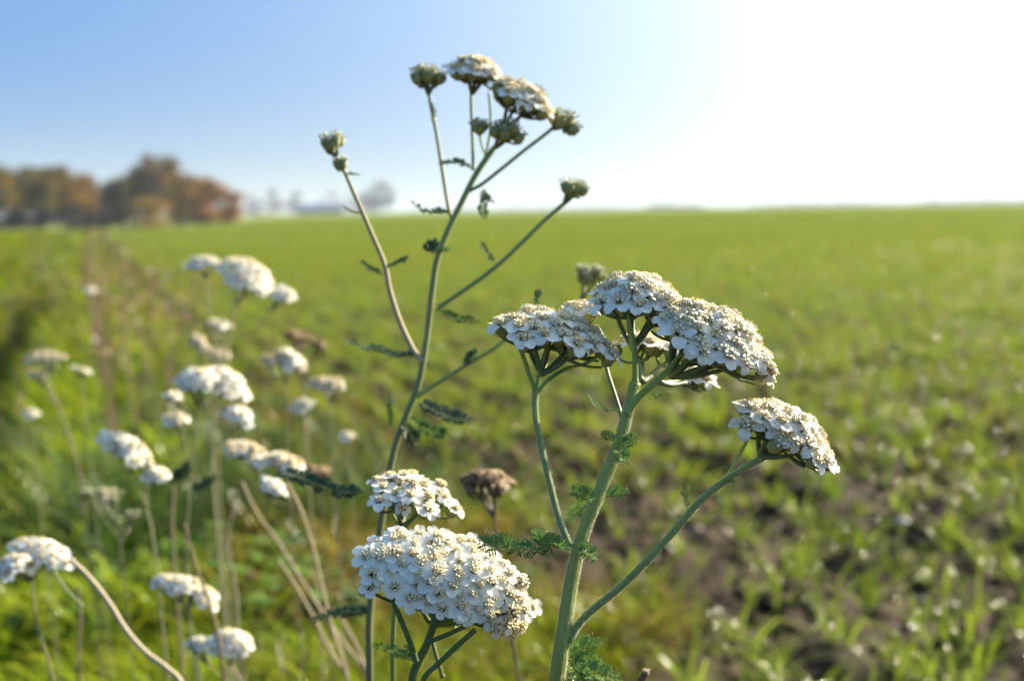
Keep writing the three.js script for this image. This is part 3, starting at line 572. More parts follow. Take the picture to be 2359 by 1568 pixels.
{ // the large yarrow in focus
  const d = FOCUS, first = at(1272, 1568, d), root = rootOf(first, -0.012, -0.01);
  const t = thing('yarrow_plant', 'tallest sharp white yarrow with three domed flower heads on a thick forked stem', 'yarrow', root);
  const main = [root, root.clone().lerp(first, 0.6).add(V(-0.001, 0, 0)), [1284, 1560], [1300, 1450], [1318, 1330], [1340, 1240], [1386, 1120], [1430, 1010], [1447, 945], [1464, 880]];
  stalk(t, 'stem', main, d, 37, 24, [0.26, 0.29, 0.045], [0.33, 0.4, 0.085], { n: 90 });
  const right = [[1306, 1480], [1340, 1428], [1440, 1342], [1540, 1238], [1610, 1157], [1672, 1106], [1725, 1072], [1762, 1052]];
  stalk(t, 'branch', right, d, 17, 15, [0.15, 0.2, 0.055], GREEN, { knot: 8 });
  const left = [[1314, 1262, d + 0.001], [1288, 1195], [1266, 1110], [1245, 1020], [1233, 945], [1234, 890]];
  stalk(t, 'branch', left, d, 14, 15, [0.17, 0.25, 0.08], GREEN);
  const rr1 = [[1444, 955], [1466, 920], [1505, 885], [1545, 848]];
  stalk(t, 'branch', rr1, d - 0.002, 18, 13, GREEN, GREEN);
  stalk(t, 'branch', [[1434, 965, d + 0.004], [1415, 905, d + 0.008], [1398, 850, d + 0.012], [1388, 790, d + 0.014]], d + 0.006, 10, 9, [0.1, 0.16, 0.07], GREEN);
  stalk(t, 'branch', [[1668, 1108], [1700, 1055], [1722, 1012], [1736, 975]], d + 0.003, 8, 7, GREEN, GREEN);
  stalk(t, 'branch', [[1234, 900], [1219, 862], [1204, 818], [1188, 785]], d, 11, 9, GREEN, GREEN);
  stalk(t, 'branch', [[1237, 895], [1243, 858], [1252, 825], [1262, 795]], d, 11, 9, GREEN, GREEN);
  stalk(t, 'branch', [[1240, 900], [1270, 868], [1310, 848], [1355, 835], [1385, 815]], d - 0.001, 9, 7, GREEN, GREEN);
  stalk(t, 'branch', [[1464, 885], [1462, 810], [1450, 740], [1446, 712]], d, 14, 9, GREEN, GREEN);
  stalk(t, 'branch', [[1545, 848], [1600, 838], [1660, 842], [1712, 838]], d + 0.001, 11, 7, OLIVE, OLIVE);
  stalk(t, 'branch', [[1540, 850], [1570, 815], [1600, 800]], d - 0.003, 9, 7, GREEN, GREEN);
  const hairs = new Builder();
  fuzz(hairs, main.slice(2), d, 36, 24, 9000); fuzz(hairs, right, d, 17, 15, 5000); fuzz(hairs, left, d, 14, 15, 4500);
  const hm = part('hairs', hairs.geometry(root), M.dry, t); hm.userData.kind = 'stuff';
  const ripe = [['ripe', 0.74], ['fresh', 0.16], ['faded', 0.06], ['bud', 0.04]];
  head(t, { c: [1276, 778, d], n: [0.24, 0.95, 0.16], ang: 13, a: 138, b: 105, h: 52, count: 41, base: [1250, 862, d], kind: [['ripe', 0.55], ['fresh', 0.45]], turn: 0.4, label: 'left flower head, seen almost edge on' }, d);
  head(t, { c: [1470, 702, d + 0.004], n: [0.15, 0.97, 0.2], ang: 4, a: 108, b: 100, h: 62, count: 37, base: [1458, 800, d + 0.002], kind: ripe, turn: 1.2, label: 'upper lobe of the largest flower head' }, d);
  head(t, { c: [1638, 790, d - 0.001], n: [0.42, 0.88, 0.26], ang: 24, a: 152, b: 125, h: 72, count: 68, base: [1545, 868, d], kind: ripe, turn: 2.2, label: 'broad right lobe of the largest flower head' }, d);
  head(t, { c: [1340, 712, d + 0.014], n: [0, 0.98, 0.15], ang: 0, a: 42, b: 40, h: 18, count: 8, base: [1405, 800, d + 0.01], kind: 'fresh', label: 'small flower cluster behind the largest head' }, d);
  head(t, { c: [1500, 800, d + 0.024], n: [0.1, 0.98, 0.12], ang: 8, a: 85, b: 50, h: 24, count: 10, base: [1480, 880, d + 0.012], kind: 'fresh', turn: 3 }, d);
  head(t, { c: [1604, 872, d + 0.03], n: [0.35, 0.9, 0.2], ang: 30, a: 45, b: 35, h: 22, count: 7, base: [1520, 880, d + 0.016], kind: 'fresh', label: 'small cluster glimpsed under the largest head' }, d);
  head(t, { c: [1810, 1002, d], n: [0.5, 0.8, 0.36], ang: 34, a: 128, b: 96, h: 52, count: 38, base: [1752, 1050, d], kind: [['ripe', 0.42], ['fresh', 0.5], ['faded', 0.05], ['bud', 0.03]], turn: 0.9, label: 'right flower head on the long leaning branch' }, d);
  feather(t, [[1318, 1265], [1270, 1258], [1215, 1265], [1150, 1262], [1075, 1243]], d - 0.006, 34, { pairs: 24, rib: 3 });
  feather(t, [[1328, 1268], [1345, 1270], [1380, 1285]], d - 0.004, 24, { pairs: 8 });
  feather(t, [[1420, 1030], [1440, 1022], [1468, 1005]], d - 0.004, 26, { pairs: 9 });
  feather(t, [[1418, 1020], [1402, 1010], [1382, 1003]], d - 0.003, 16, { pairs: 7 });
  feather(t, [[1425, 1040], [1432, 1052], [1450, 1060]], d - 0.008, 20, { pairs: 7 });
  feather(t, [[1372, 1150], [1345, 1140], [1312, 1132]], d - 0.003, 24, { pairs: 9, col: [0.16, 0.28, 0.06] });
  feather(t, [[1395, 1142], [1420, 1140], [1450, 1130]], d - 0.002, 20, { pairs: 9, col: [0.16, 0.28, 0.06] });
  feather(t, [[1352, 1160], [1330, 1180], [1302, 1205]], d + 0.002, 18, { pairs: 9 });
  feather(t, [[1310, 1520], [1340, 1540], [1385, 1555], [1435, 1568]], d - 0.004, 32, { pairs: 14 });
  feather(t, [[1312, 1515], [1340, 1495], [1385, 1480]], d - 0.002, 26, { pairs: 11, col: [0.17, 0.3, 0.06] });
  feather(t, [[1318, 1530], [1335, 1562], [1350, 1590]], d - 0.006, 24, { pairs: 9 });
  feather(t, [[1585, 1172], [1578, 1140], [1582, 1110]], d + 0.006, 13, { pairs: 9, col: [0.12, 0.17, 0.05] });
  feather(t, [[1665, 1110], [1680, 1112], [1700, 1108]], d - 0.003, 9, { pairs: 6 });
  feather(t, [[1430, 945], [1395, 942], [1370, 930], [1354, 908]], d + 0.004, 9, { pairs: 14 });
  feather(t, [[1262, 880], [1290, 858], [1312, 842]], d - 0.002, 7, { pairs: 10 });
  feather(t, [[1232, 700, d + 0.05], [1240, 680, d + 0.05], [1238, 665, d + 0.05]], d + 0.05, 9, { pairs: 8, col: [0.12, 0.17, 0.06] });
  feather(t, [[1500, 905], [1520, 912], [1535, 900]], d + 0.004, 10, { pairs: 7 });
}
{ // the yarrow in front whose broad head faces the viewer
  const d = 0.27, first = at(945, 1568, d), root = rootOf(first, 0.006, -0.012);
  const t = thing('yarrow_plant', 'yarrow with a broad white head turned to the viewer, brown petals at its lower right', 'yarrow', root);
  const c = [0.085, 0.135, 0.03];
  stalk(t, 'stem', [root, root.clone().lerp(first, 0.6), [950, 1568], [965, 1520], [985, 1480], [998, 1440], [1005, 1400]], d, 22, 15, c, c, { n: 60 });
  stalk(t, 'branch', [[962, 1530], [952, 1500], [935, 1455], [912, 1400], [898, 1360]], d - 0.004, 12, 12, c, c);
  stalk(t, 'branch', [[985, 1480], [1020, 1466], [1060, 1448], [1098, 1430]], d - 0.004, 11, 10, c, c);
  stalk(t, 'branch', [root.clone().lerp(first, 0.8).add(V(0.004, 0, 0)), [975, 1568], [1010, 1528], [1050, 1490], [1095, 1450]], d - 0.006, 12, 12, c, c);
  stalk(t, 'branch', [[1020, 1560, d + 0.01], [1005, 1510, d + 0.01], [990, 1450, d + 0.012]], d + 0.01, 10, 8, [0.2, 0.17, 0.06], c);
  head(t, { c: [1032, 1330, d], n: [0.26, 0.66, 0.7], ang: 17, a: 208, b: 112, h: 42, count: 74, base: [1000, 1440, d + 0.012], kind: 'fresh', turn: 0.2, stalk: c, fat: 1.15,
    patch: (x, y) => (x > 0.5 && y > 0.45 ? (rnd() < 0.93 ? 'faded' : 'brown') : x > 0.5 && rnd() < 0.3 ? 'faded' : rnd() < 0.05 ? 'bud' : null), label: 'broad head of open white florets with yellow stamens, browning at its lower right edge' }, d);
  head(t, { c: [1165, 1436, d + 0.002], n: [0.5, 0.1, 0.7], ang: 25, a: 42, b: 24, h: 12, sc: 0.8, count: 7, base: [1095, 1430, d], kind: [['faded', 0.75], ['brown', 0.25]], stalk: [0.14, 0.09, 0.04], label: 'withered brown florets hanging under the broad head' }, d);
  feather(t, [[955, 1525], [930, 1510], [895, 1495], [848, 1488]], d - 0.004, 15, { pairs: 15 });
  feather(t, [[955, 1522], [945, 1500], [930, 1485]], d - 0.003, 10, { pairs: 8 });
  feather(t, [[1018, 1490], [1040, 1500], [1065, 1490]], d, 10, { pairs: 8 });
  feather(t, [[1030, 1400, d + 0.01], [1045, 1430, d + 0.01], [1060, 1450, d + 0.01]], d, 12, { pairs: 9 });
}
{ // the smaller one just behind it
  const d = 0.288, root = rootOf(at(905, 1568, d), 0.005, -0.02);
  const t = thing('yarrow_plant', 'small white yarrow head with tan petals just behind and above the broad one', 'yarrow', root);
  const top = [928, 1215, d];
  stalk(t, 'stem', [root, at(905, 1560, d).lerp(root, 0.3), [905, 1500], [915, 1350], top], d, 13, 11, [0.1, 0.14, 0.05], GREEN);
  stalk(t, 'branch', [[922, 1235], [915, 1205], [905, 1185]], d, 8, 7, GREEN, GREEN); stalk(t, 'branch', [[926, 1240], [945, 1200], [968, 1180]], d, 8, 7, GREEN, GREEN);
  head(t, { c: [940, 1140, d], n: [0.16, 0.9, 0.32], ang: 10, a: 104, b: 85, h: 30, count: 19, base: [928, 1212, d], kind: [['fresh', 0.6], ['faded', 0.4]], turn: 1, fat: 1.1 }, d);
  feather(t, [[838, 1130], [800, 1136], [750, 1124], [690, 1100], [640, 1082]], d + 0.04, 20, { pairs: 26, rib: 3, col: [0.07, 0.125, 0.055] });
  feather(t, [[990, 1190], [1010, 1180], [1035, 1165]], d, 9, { pairs: 8 });
}
{ // tall slender one with buds against the sky
  const d = 0.345, root = rootOf(at(851, 1560, d), 0, -0.01);
  const t = thing('yarrow_plant', 'tall slender yarrow with budding heads standing against the sky', 'yarrow', root);
  const c = [0.21, 0.28, 0.09], c2 = [0.24, 0.31, 0.1];
  stalk(t, 'stem', [root, at(851, 1560, d).lerp(root, 0.25), [850, 1500], [851, 1420], [862, 1320], [880, 1190], [898, 1080], [912, 1020], [936, 955], [962, 890], [980, 795], [996, 665], [1006, 600], [1032, 530], [1065, 462], [1100, 395], [1138, 340]], d, 17, 14, [0.12, 0.13, 0.06], c2, { n: 80 });
  stalk(t, 'branch', [[973, 832], [957, 815], [925, 752], [898, 672], [886, 612], [850, 525], [812, 438], [790, 388], [772, 350]], d, 15, 8, [0.5, 0.37, 0.22], [0.3, 0.27, 0.13], { mat: M.dry });
  stalk(t, 'branch', [[1044, 512], [1034, 482], [1020, 400], [1004, 300], [992, 240], [986, 200]], d + 0.004, 9, 8, [0.32, 0.32, 0.15], [0.3, 0.3, 0.14]);
  stalk(t, 'branch', [[1090, 392], [1089, 340], [1086, 260], [1085, 205]], d + 0.002, 8, 7, c, c2);
  stalk(t, 'branch', [[1118, 360], [1128, 310], [1130, 260], [1126, 215]], d + 0.004, 6, 6, c2, c2);
  stalk(t, 'branch', [[1082, 438], [1104, 428], [1150, 393], [1208, 346], [1258, 308], [1276, 292]], d, 9, 8, [0.14, 0.2, 0.13], c2);
  stalk(t, 'branch', [[1010, 708], [1075, 664], [1145, 612], [1205, 556], [1262, 500], [1300, 468]], d, 11, 10, c, c2);
  stalk(t, 'branch', [[960, 913], [1020, 874], [1078, 838], [1130, 808], [1180, 770]], d + 0.004, 11, 8, c, c2);
  stalk(t, 'branch', [[1122, 362], [1110, 335], [1104, 300]], d, 5, 5, c2, c2);
  const bud = 'bud', st = [0.14, 0.16, 0.06];
  head(t, { c: [766, 328, d], n: [-0.05, 1, 0.1], ang: -5, a: 30, b: 28, h: 14, count: 8, base: [776, 366, d], kind: bud, stalk: st, label: 'round green bud head on the pale left branch' }, d);
  head(t, { c: [786, 372, d - 0.002], n: [0.1, 0.9, 0.1], a: 15, b: 12, h: 5, count: 5, base: [789, 392, d], kind: bud, sc: 0.8, stalk: st }, d);
  head(t, { c: [985, 176, d], n: [0.02, 1, 0.03], a: 40, b: 38, h: 16, count: 15, base: [987, 216, d], kind: bud, stalk: st, label: 'upper left bud head on the thin straight branch' }, d);
  head(t, { c: [1100, 168, d], n: [0.3, 0.92, 0.16], ang: 18, sc: 1.1, a: 58, b: 48, h: 30, count: 24, base: [1088, 215, d], kind: [['fresh', 0.85], ['bud', 0.15]], stalk: OLIVE, label: 'topmost white head' }, d);
  head(t, { c: [1202, 230, d - 0.003], n: [0.45, 0.85, 0.16], ang: 26, sc: 1.1, a: 74, b: 55, h: 32, count: 34, base: [1160, 300, d], kind: [['fresh', 0.85], ['bud', 0.15]], stalk: OLIVE, label: 'white head sloping down to the sunny side' }, d);
  head(t, { c: [1298, 278, d], n: [0.45, 0.85, 0], ang: 30, a: 36, b: 32, h: 16, count: 10, base: [1274, 296, d], kind: [['bud', 0.85], ['fresh', 0.15]], stalk: st }, d);
  head(t, { c: [1168, 304, d - 0.006], n: [0.15, 0.9, 0.25], ang: 8, a: 38, b: 30, h: 18, count: 11, base: [1140, 340, d], kind: bud, stalk: st, label: 'bud head in the middle of the fork' }, d);
  head(t, { c: [1105, 287, d - 0.004], n: [-0.1, 1, 0.1], a: 19, b: 16, h: 7, count: 7, base: [1104, 306, d], kind: bud, sc: 0.85, stalk: st }, d);
  head(t, { c: [1320, 433, d], n: [0.15, 0.95, 0.05], ang: 15, a: 30, b: 28, h: 14, count: 9, base: [1300, 468, d], kind: bud, stalk: st, label: 'bud head alone on the right branch' }, d);
  head(t, { c: [1362, 632, d + 0.05], n: [0, 1, 0.15], ang: 5, a: 38, b: 34, h: 18, count: 8, base: [1340, 690, d + 0.05], kind: bud, stalk: st, label: 'pale bud head half hidden behind the largest flower' }, d);
  const lf = { col: [0.08, 0.13, 0.06] };
  feather(t, [[1088, 388], [1060, 376], [1035, 376], [1010, 380]], d, 12, { ...lf, pairs: 12 });
  feather(t, [[1035, 485], [1010, 490], [975, 484], [942, 462]], d, 12, { ...lf, pairs: 14 });
  feather(t, [[1108, 440], [1116, 458], [1112, 485], [1118, 505]], d, 11, { pairs: 11, col: [0.11, 0.18, 0.04] });
  feather(t, [[1110, 445], [1122, 458], [1140, 468]], d, 9, { pairs: 8, col: [0.08, 0.14, 0.04] });
  feather(t, [[1002, 585], [990, 572], [980, 562]], d, 15, { ...lf, pairs: 9 });
  feather(t, [[1004, 585], [1018, 578], [1036, 576]], d, 13, { pairs: 9 });
  feather(t, [[1000, 580], [1000, 566], [996, 554]], d - 0.003, 13, { ...lf, pairs: 8 });
  feather(t, [[850, 1408], [815, 1410], [770, 1418], [705, 1436]], d, 17, { ...lf, pairs: 20 });
  feather(t, [[862, 1330], [845, 1350], [830, 1375]], d, 14, { ...lf, pairs: 12 });
  feather(t, [[888, 618], [910, 608], [930, 600], [945, 588]], d, 10, { ...lf, pairs: 11 });
  feather(t, [[884, 632], [862, 625], [842, 612], [830, 598]], d, 10, { pairs: 11, col: [0.1, 0.15, 0.05] });
  feather(t, [[960, 815], [925, 820], [880, 812], [830, 798], [784, 774]], d, 15, { pairs: 22, col: [0.1, 0.15, 0.07] });
  feather(t, [[1004, 712], [1035, 728], [1070, 738], [1112, 742]], d, 13, { pairs: 15, col: [0.08, 0.14, 0.03] });
  feather(t, [[965, 925], [1000, 945], [1045, 962], [1100, 970]], d - 0.004, 19, { pairs: 20, col: [0.08, 0.12, 0.07] });
  feather(t, [[940, 960], [970, 985], [1010, 1000], [1030, 995]], d, 17, { pairs: 14, col: [0.1, 0.2, 0.04] });
  feather(t, [[930, 975], [945, 1000], [960, 1025]], d, 18, { pairs: 11, col: [0.09, 0.14, 0.05] });
  feather(t, [[1070, 842], [1082, 825], [1098, 808]], d, 17, { pairs: 10, col: [0.1, 0.15, 0.07] });
  feather(t, [[1142, 605], [1128, 590], [1115, 572], [1108, 552]], d, 8, { pairs: 11, col: [0.13, 0.17, 0.06] });
  feather(t, [[800, 400], [815, 402], [830, 402]], d, 5, { pairs: 8, col: [0.13, 0.2, 0.08] });
  feather(t, [[835, 490], [805, 486], [785, 470]], d, 6, { pairs: 9, col: [0.13, 0.17, 0.06] });
  feather(t, [[905, 985], [896, 940], [900, 900]], d + 0.01, 8, { pairs: 12, col: [0.13, 0.2, 0.06] });
  feather(t, [[994, 235], [1000, 262], [996, 285]], d, 6, { pairs: 7, col: [0.2, 0.24, 0.08] });
}
// blurred plants along the margin: heads and stalks by their marks and distances
function backPlant(label, d, heads, stalks, o = {}) {
  const s0 = stalks[0].pts, low = px3(s0[s0.length - 1], d), root = rootOf(low, o.dx ?? 0.01, -0.01);
  const t = thing(o.name ?? 'yarrow_plant', label, o.cat ?? 'yarrow', root, o.group);
  stalks.forEach(({ pts, w, c }, i) => { const P = pts.map((q) => px3(q, d)); if (i === 0) P.push(root.clone()); stalk(t, i ? 'branch' : 'stem', P, d, w[0] * 0.75, w[1] * 0.75, c ?? PALE, c ?? PALE, { mat: M.dry }); });
  heads.forEach((h) => head(t, { n: [0.2, 0.9, 0.3], fat: 1.1, stalk: [0.16, 0.17, 0.07], ...h }, d));
  (o.leaves ?? []).forEach(([pts, w, col]) => feather(t, pts, d, w, { pairs: 16, col: col ?? [0.09, 0.14, 0.055] }));
  return t;
}
const mixWhite = [['fresh', 0.85], ['faded', 0.15]];
backPlant('blurred white yarrow whose heads stand highest over the margin', 0.62, [
  { c: [470, 604, 0.6], a: 32, b: 30, h: 10, count: 10, base: [474, 640, 0.6], kind: 'fresh', n: [0, 0.9, 0.4] },
  { c: [566, 636, 0.6], a: 66, b: 62, h: 30, ang: 32, count: 35, base: [545, 700, 0.6], kind: mixWhite, n: [0.4, 0.75, 0.45] },
  { c: [655, 680, 0.6], a: 28, b: 26, h: 14, ang: 35, count: 8, base: [625, 715, 0.6], kind: 'fresh', n: [0.4, 0.8, 0.35] }],
  [{ pts: [[545, 700], [528, 760], [508, 850], [492, 960], [486, 1010]], w: [5, 8] }, { pts: [[474, 640], [478, 690], [484, 750], [505, 840]], w: [4, 5] }, { pts: [[625, 715], [590, 760], [530, 775]], w: [4, 4] }]);
backPlant('blurred white yarrow with a two lobed head in the middle of the margin', 0.56, [
  { c: [452, 878, 0.545], a: 46, b: 40, h: 28, count: 19, base: [455, 935, 0.55], kind: 'fresh', n: [0.05, 0.8, 0.5] },
  { c: [512, 885, 0.555], a: 60, b: 50, h: 32, ang: 30, count: 27, base: [465, 940, 0.55], kind: mixWhite, n: [0.4, 0.78, 0.42] },
  { c: [547, 957, 0.55], a: 32, b: 26, h: 14, ang: 25, count: 10, base: [535, 995, 0.55], kind: 'fresh', n: [0.3, 0.75, 0.5] },
  { c: [404, 966, 0.55], a: 24, b: 20, h: 10, ang: 30, count: 7, base: [420, 1000, 0.55], kind: mixWhite, n: [0.2, 0.8, 0.4] },
  { c: [398, 912, 0.56], a: 15, b: 12, h: 6, count: 6, base: [430, 950, 0.56], kind: 'fresh' }],
  [{ pts: [[460, 940], [448, 1010], [440, 1080], [432, 1180], [426, 1260], [430, 1330]], w: [6, 9], c: [0.2, 0.2, 0.09] }, { pts: [[535, 995], [490, 1030], [450, 1060]], w: [4, 5] }, { pts: [[420, 1000], [432, 1040], [442, 1070]], w: [4, 4] }, { pts: [[430, 950], [445, 980], [452, 1000]], w: [3, 4] }],
  { leaves: [[[[440, 1070], [420, 1090], [395, 1100]], 18], [[[440, 1130], [470, 1120], [500, 1100]], 16]] });
backPlant('blurred cream yarrow head tilting down at the left of the margin', 0.52, [
  { c: [290, 1035, 0.52], a: 72, b: 38, h: 22, ang: 36, count: 26, base: [300, 1090, 0.52], kind: [['fresh', 0.65], ['faded', 0.35]], n: [0.45, 0.75, 0.4] },
  { c: [362, 1092, 0.52], a: 28, b: 22, h: 12, ang: 40, count: 7, base: [335, 1110, 0.52], kind: 'fresh', n: [0.4, 0.75, 0.4] }],
  [{ pts: [[310, 1095], [330, 1150], [350, 1230], [362, 1330]], w: [5, 8] }, { pts: [[335, 1110], [338, 1140], [340, 1170]], w: [4, 4] }]);
backPlant('blurred cream yarrow with a long slanting head left of the slender plant', 0.5, [
  { c: [570, 1042, 0.5], a: 58, b: 34, h: 14, ang: 24, count: 17, base: [590, 1080, 0.5], kind: [['fresh', 0.45], ['faded', 0.55]], n: [0.3, 0.85, 0.35] },
  { c: [662, 1070, 0.5], a: 46, b: 28, h: 14, ang: 36, count: 13, base: [640, 1100, 0.5], kind: [['fresh', 0.5], ['faded', 0.5]], n: [0.35, 0.8, 0.4] },
  { c: [630, 1118, 0.49], a: 32, b: 20, h: 10, ang: 48, count: 7, base: [625, 1150, 0.5], kind: 'fresh', n: [0.5, 0.7, 0.4] }],
  [{ pts: [[660, 1110], [690, 1170], [720, 1262], [740, 1350], [762, 1440], [800, 1568]], w: [9, 13], c: STRAW }, { pts: [[590, 1080], [625, 1120], [668, 1150]], w: [5, 5] }, { pts: [[625, 1150], [650, 1160], [685, 1165]], w: [4, 4] }]);
backPlant('white yarrow head touching the left side of the photo above dark grass', 0.44, [
  { c: [86, 1275, 0.44], a: 70, b: 44, h: 30, ang: 12, count: 22, base: [72, 1335, 0.44], kind: 'fresh', n: [0.15, 0.8, 0.45] },
  { c: [28, 1300, 0.43], a: 34, b: 26, h: 14, ang: -8, count: 8, base: [66, 1338, 0.44], kind: 'fresh', n: [-0.1, 0.8, 0.5] }],
  [{ pts: [[72, 1335], [78, 1400], [90, 1460], [112, 1530], [128, 1600]], w: [7, 8], c: [0.22, 0.2, 0.09] }, { pts: [[120, 1310], [145, 1350], [190, 1395]], w: [7, 6], c: [0.28, 0.32, 0.16] }]);
backPlant('blurred white yarrow head arching behind a brown stalk', 0.48, [
  { c: [400, 1345, 0.48], a: 48, b: 26, h: 16, ang: 14, count: 13, base: [420, 1390, 0.48], kind: 'fresh', n: [0.1, 0.85, 0.4] },
  { c: [462, 1368, 0.485], a: 46, b: 28, h: 18, ang: 50, count: 13, base: [430, 1395, 0.48], kind: [['fresh', 0.6], ['faded', 0.4]], n: [0.5, 0.75, 0.3] }],
  [{ pts: [[425, 1392], [440, 1460], [455, 1530], [465, 1600]], w: [6, 8], c: [0.17, 0.17, 0.07] }]);
backPlant('compact white yarrow head low in the margin with a small pale head beside it', 0.47, [
  { c: [530, 1482, 0.47], a: 46, b: 36, h: 26, ang: 10, count: 19, base: [530, 1530, 0.47], kind: 'fresh', n: [0.1, 0.8, 0.5] },
  { c: [456, 1482, 0.47], a: 22, b: 18, h: 9, count: 7, base: [480, 1530, 0.47], kind: [['fresh', 0.6], ['bud', 0.4]], n: [0, 0.85, 0.4] }],
  [{ pts: [[530, 1530], [548, 1560], [560, 1600]], w: [8, 10], c: [0.3, 0.22, 0.15] }, { pts: [[480, 1530], [510, 1560], [545, 1580]], w: [4, 4] }]);
backPlant('small cream yarrow head under the highest blurred flowers', 0.66, [{ c: [504, 752, 0.66], a: 30, b: 26, h: 14, ang: 12, count: 10, base: [500, 790, 0.66], kind: [['bud', 0.6], ['fresh', 0.4]] }], [{ pts: [[500, 790], [498, 850], [494, 930]], w: [4, 6] }]);
backPlant('pale faded yarrow with two ragged heads left of the small cream one', 0.72, [{ c: [456, 790, 0.72], a: 30, b: 18, h: 12, ang: 62, count: 8, base: [465, 830, 0.72], kind: 'faded', n: [0.3, 0.6, 0.6] }, { c: [500, 815, 0.72], a: 26, b: 18, h: 8, ang: 30, count: 7, base: [490, 850, 0.72], kind: 'faded' }], [{ pts: [[475, 850], [478, 900], [482, 960]], w: [4, 6] }]);
backPlant('faded yarrow head below a reddish seed head', 0.6, [{ c: [664, 832, 0.6], a: 40, b: 30, h: 20, ang: 35, count: 16, base: [655, 880, 0.6], kind: [['faded', 0.7], ['fresh', 0.3]], n: [0.4, 0.75, 0.4] }, { c: [620, 830, 0.62], a: 18, b: 14, h: 8, count: 8, base: [640, 870, 0.6], kind: 'faded' }], [{ pts: [[655, 880], [662, 940], [660, 1000]], w: [4, 6], c: [0.2, 0.17, 0.09] }]);
backPlant('pinkish faded yarrow head left of the slender stem', 0.58, [{ c: [755, 885, 0.58], a: 42, b: 26, h: 12, ang: 12, count: 13, base: [755, 920, 0.58], kind: 'faded', n: [0.1, 0.85, 0.4] }], [{ pts: [[755, 920], [762, 980], [765, 1040]], w: [4, 6], c: [0.2, 0.17, 0.1] }]);
backPlant('small bluish white yarrow head in shade under the pinkish one', 0.62, [{ c: [696, 934, 0.62], a: 30, b: 20, h: 9, ang: 22, count: 8, base: [700, 965, 0.62], kind: 'fresh', n: [-0.3, 0.8, 0.4] }], [{ pts: [[700, 965], [704, 1000], [706, 1040]], w: [4, 5] }]);
backPlant('faded flat yarrow heads at the far left beside the ditch', 0.8, [{ c: [98, 822, 0.8], a: 44, b: 30, h: 9, ang: 6, count: 16, base: [105, 860, 0.8], kind: 'faded', n: [0, 0.9, 0.35] }, { c: [82, 862, 0.8], a: 24, b: 16, h: 6, ang: 10, count: 7, base: [105, 890, 0.8], kind: 'faded' }, { c: [120, 840, 0.8], a: 14, b: 10, h: 4, count: 5, base: [112, 870, 0.8], kind: 'bud' }], [{ pts: [[108, 870], [130, 930], [160, 1010], [180, 1080]], w: [5, 7], c: [0.3, 0.24, 0.13] }, { pts: [[105, 890], [115, 910], [124, 930]], w: [3, 4] }]);
backPlant('tiny cream yarrow head just right of the faded flat heads', 0.8, [{ c: [184, 853, 0.8], a: 22, b: 14, h: 5, ang: 15, count: 7, base: [188, 875, 0.8], kind: [['fresh', 0.5], ['bud', 0.5]] }], [{ pts: [[188, 875], [195, 930], [200, 990]], w: [3, 4] }]);
backPlant('lone white yarrow dot in the grass at the far left', 0.9, [{ c: [72, 952, 0.9], a: 15, b: 12, h: 6, count: 8, base: [74, 972, 0.9], kind: 'fresh' }], [{ pts: [[74, 972], [78, 1010], [80, 1060]], w: [3, 4] }]);
backPlant('lone pale yarrow dot above the ditch', 1.5, [{ c: [207, 668, 1.5], a: 12, b: 10, h: 5, count: 7, base: [208, 684, 1.5], kind: 'fresh', sc: 1.5 }], [{ pts: [[208, 684], [210, 720], [210, 760]], w: [2, 3] }]);
backPlant('cream yarrow bud heads in the left grass below the tilted head', 0.6, [{ c: [252, 1140, 0.6], a: 30, b: 22, h: 9, count: 7, base: [262, 1170, 0.6], kind: [['bud', 0.7], ['faded', 0.3]] }, { c: [304, 1186, 0.6], a: 17, b: 12, h: 5, count: 7, base: [290, 1215, 0.6], kind: 'bud' }, { c: [203, 1138, 0.6], a: 13, b: 10, h: 5, count: 5, base: [225, 1175, 0.6], kind: 'bud' }], [{ pts: [[265, 1170], [272, 1230], [280, 1300]], w: [4, 6], c: [0.18, 0.17, 0.07] }, { pts: [[290, 1215], [282, 1240], [276, 1260]], w: [3, 4] }, { pts: [[225, 1175], [250, 1210], [270, 1235]], w: [3, 3] }]);
backPlant('small pale yarrow head behind the stem of the slender plant', 0.7, [{ c: [800, 1004, 0.7], a: 16, b: 13, h: 7, count: 8, base: [802, 1028, 0.7], kind: [['fresh', 0.6], ['bud', 0.4]] }], [{ pts: [[802, 1028], [806, 1070], [808, 1110]], w: [3, 4] }]);
backPlant('dead brown yarrow head between the broad white head and the main stem', 0.4, [{ c: [1120, 1120, 0.4], a: 55, b: 42, h: 26, ang: 12, count: 19, base: [1138, 1190, 0.4], kind: 'brown', n: [0.05, 0.9, 0.3], stalk: [0.13, 0.085, 0.055] }], [{ pts: [[1138, 1190], [1148, 1260], [1168, 1380], [1182, 1480], [1195, 1570]], w: [7, 8], c: [0.15, 0.1, 0.06] }], { name: 'dead_yarrow', cat: 'dead yarrow' });
backPlant('reddish brown seed head above the faded yarrow', 0.7, [{ c: [690, 778, 0.7], a: 34, b: 26, h: 8, count: 10, base: [690, 815, 0.7], kind: 'brown', stalk: [0.2, 0.1, 0.06] }, { c: [735, 796, 0.7], a: 14, b: 11, h: 5, count: 6, base: [720, 825, 0.7], kind: 'brown', stalk: [0.2, 0.1, 0.06] }], [{ pts: [[690, 815], [698, 870], [700, 930]], w: [4, 5], c: [0.18, 0.1, 0.06] }, { pts: [[720, 825], [708, 850], [700, 880]], w: [3, 3], c: [0.18, 0.1, 0.06] }], { name: 'dead_yarrow', cat: 'dead yarrow' });
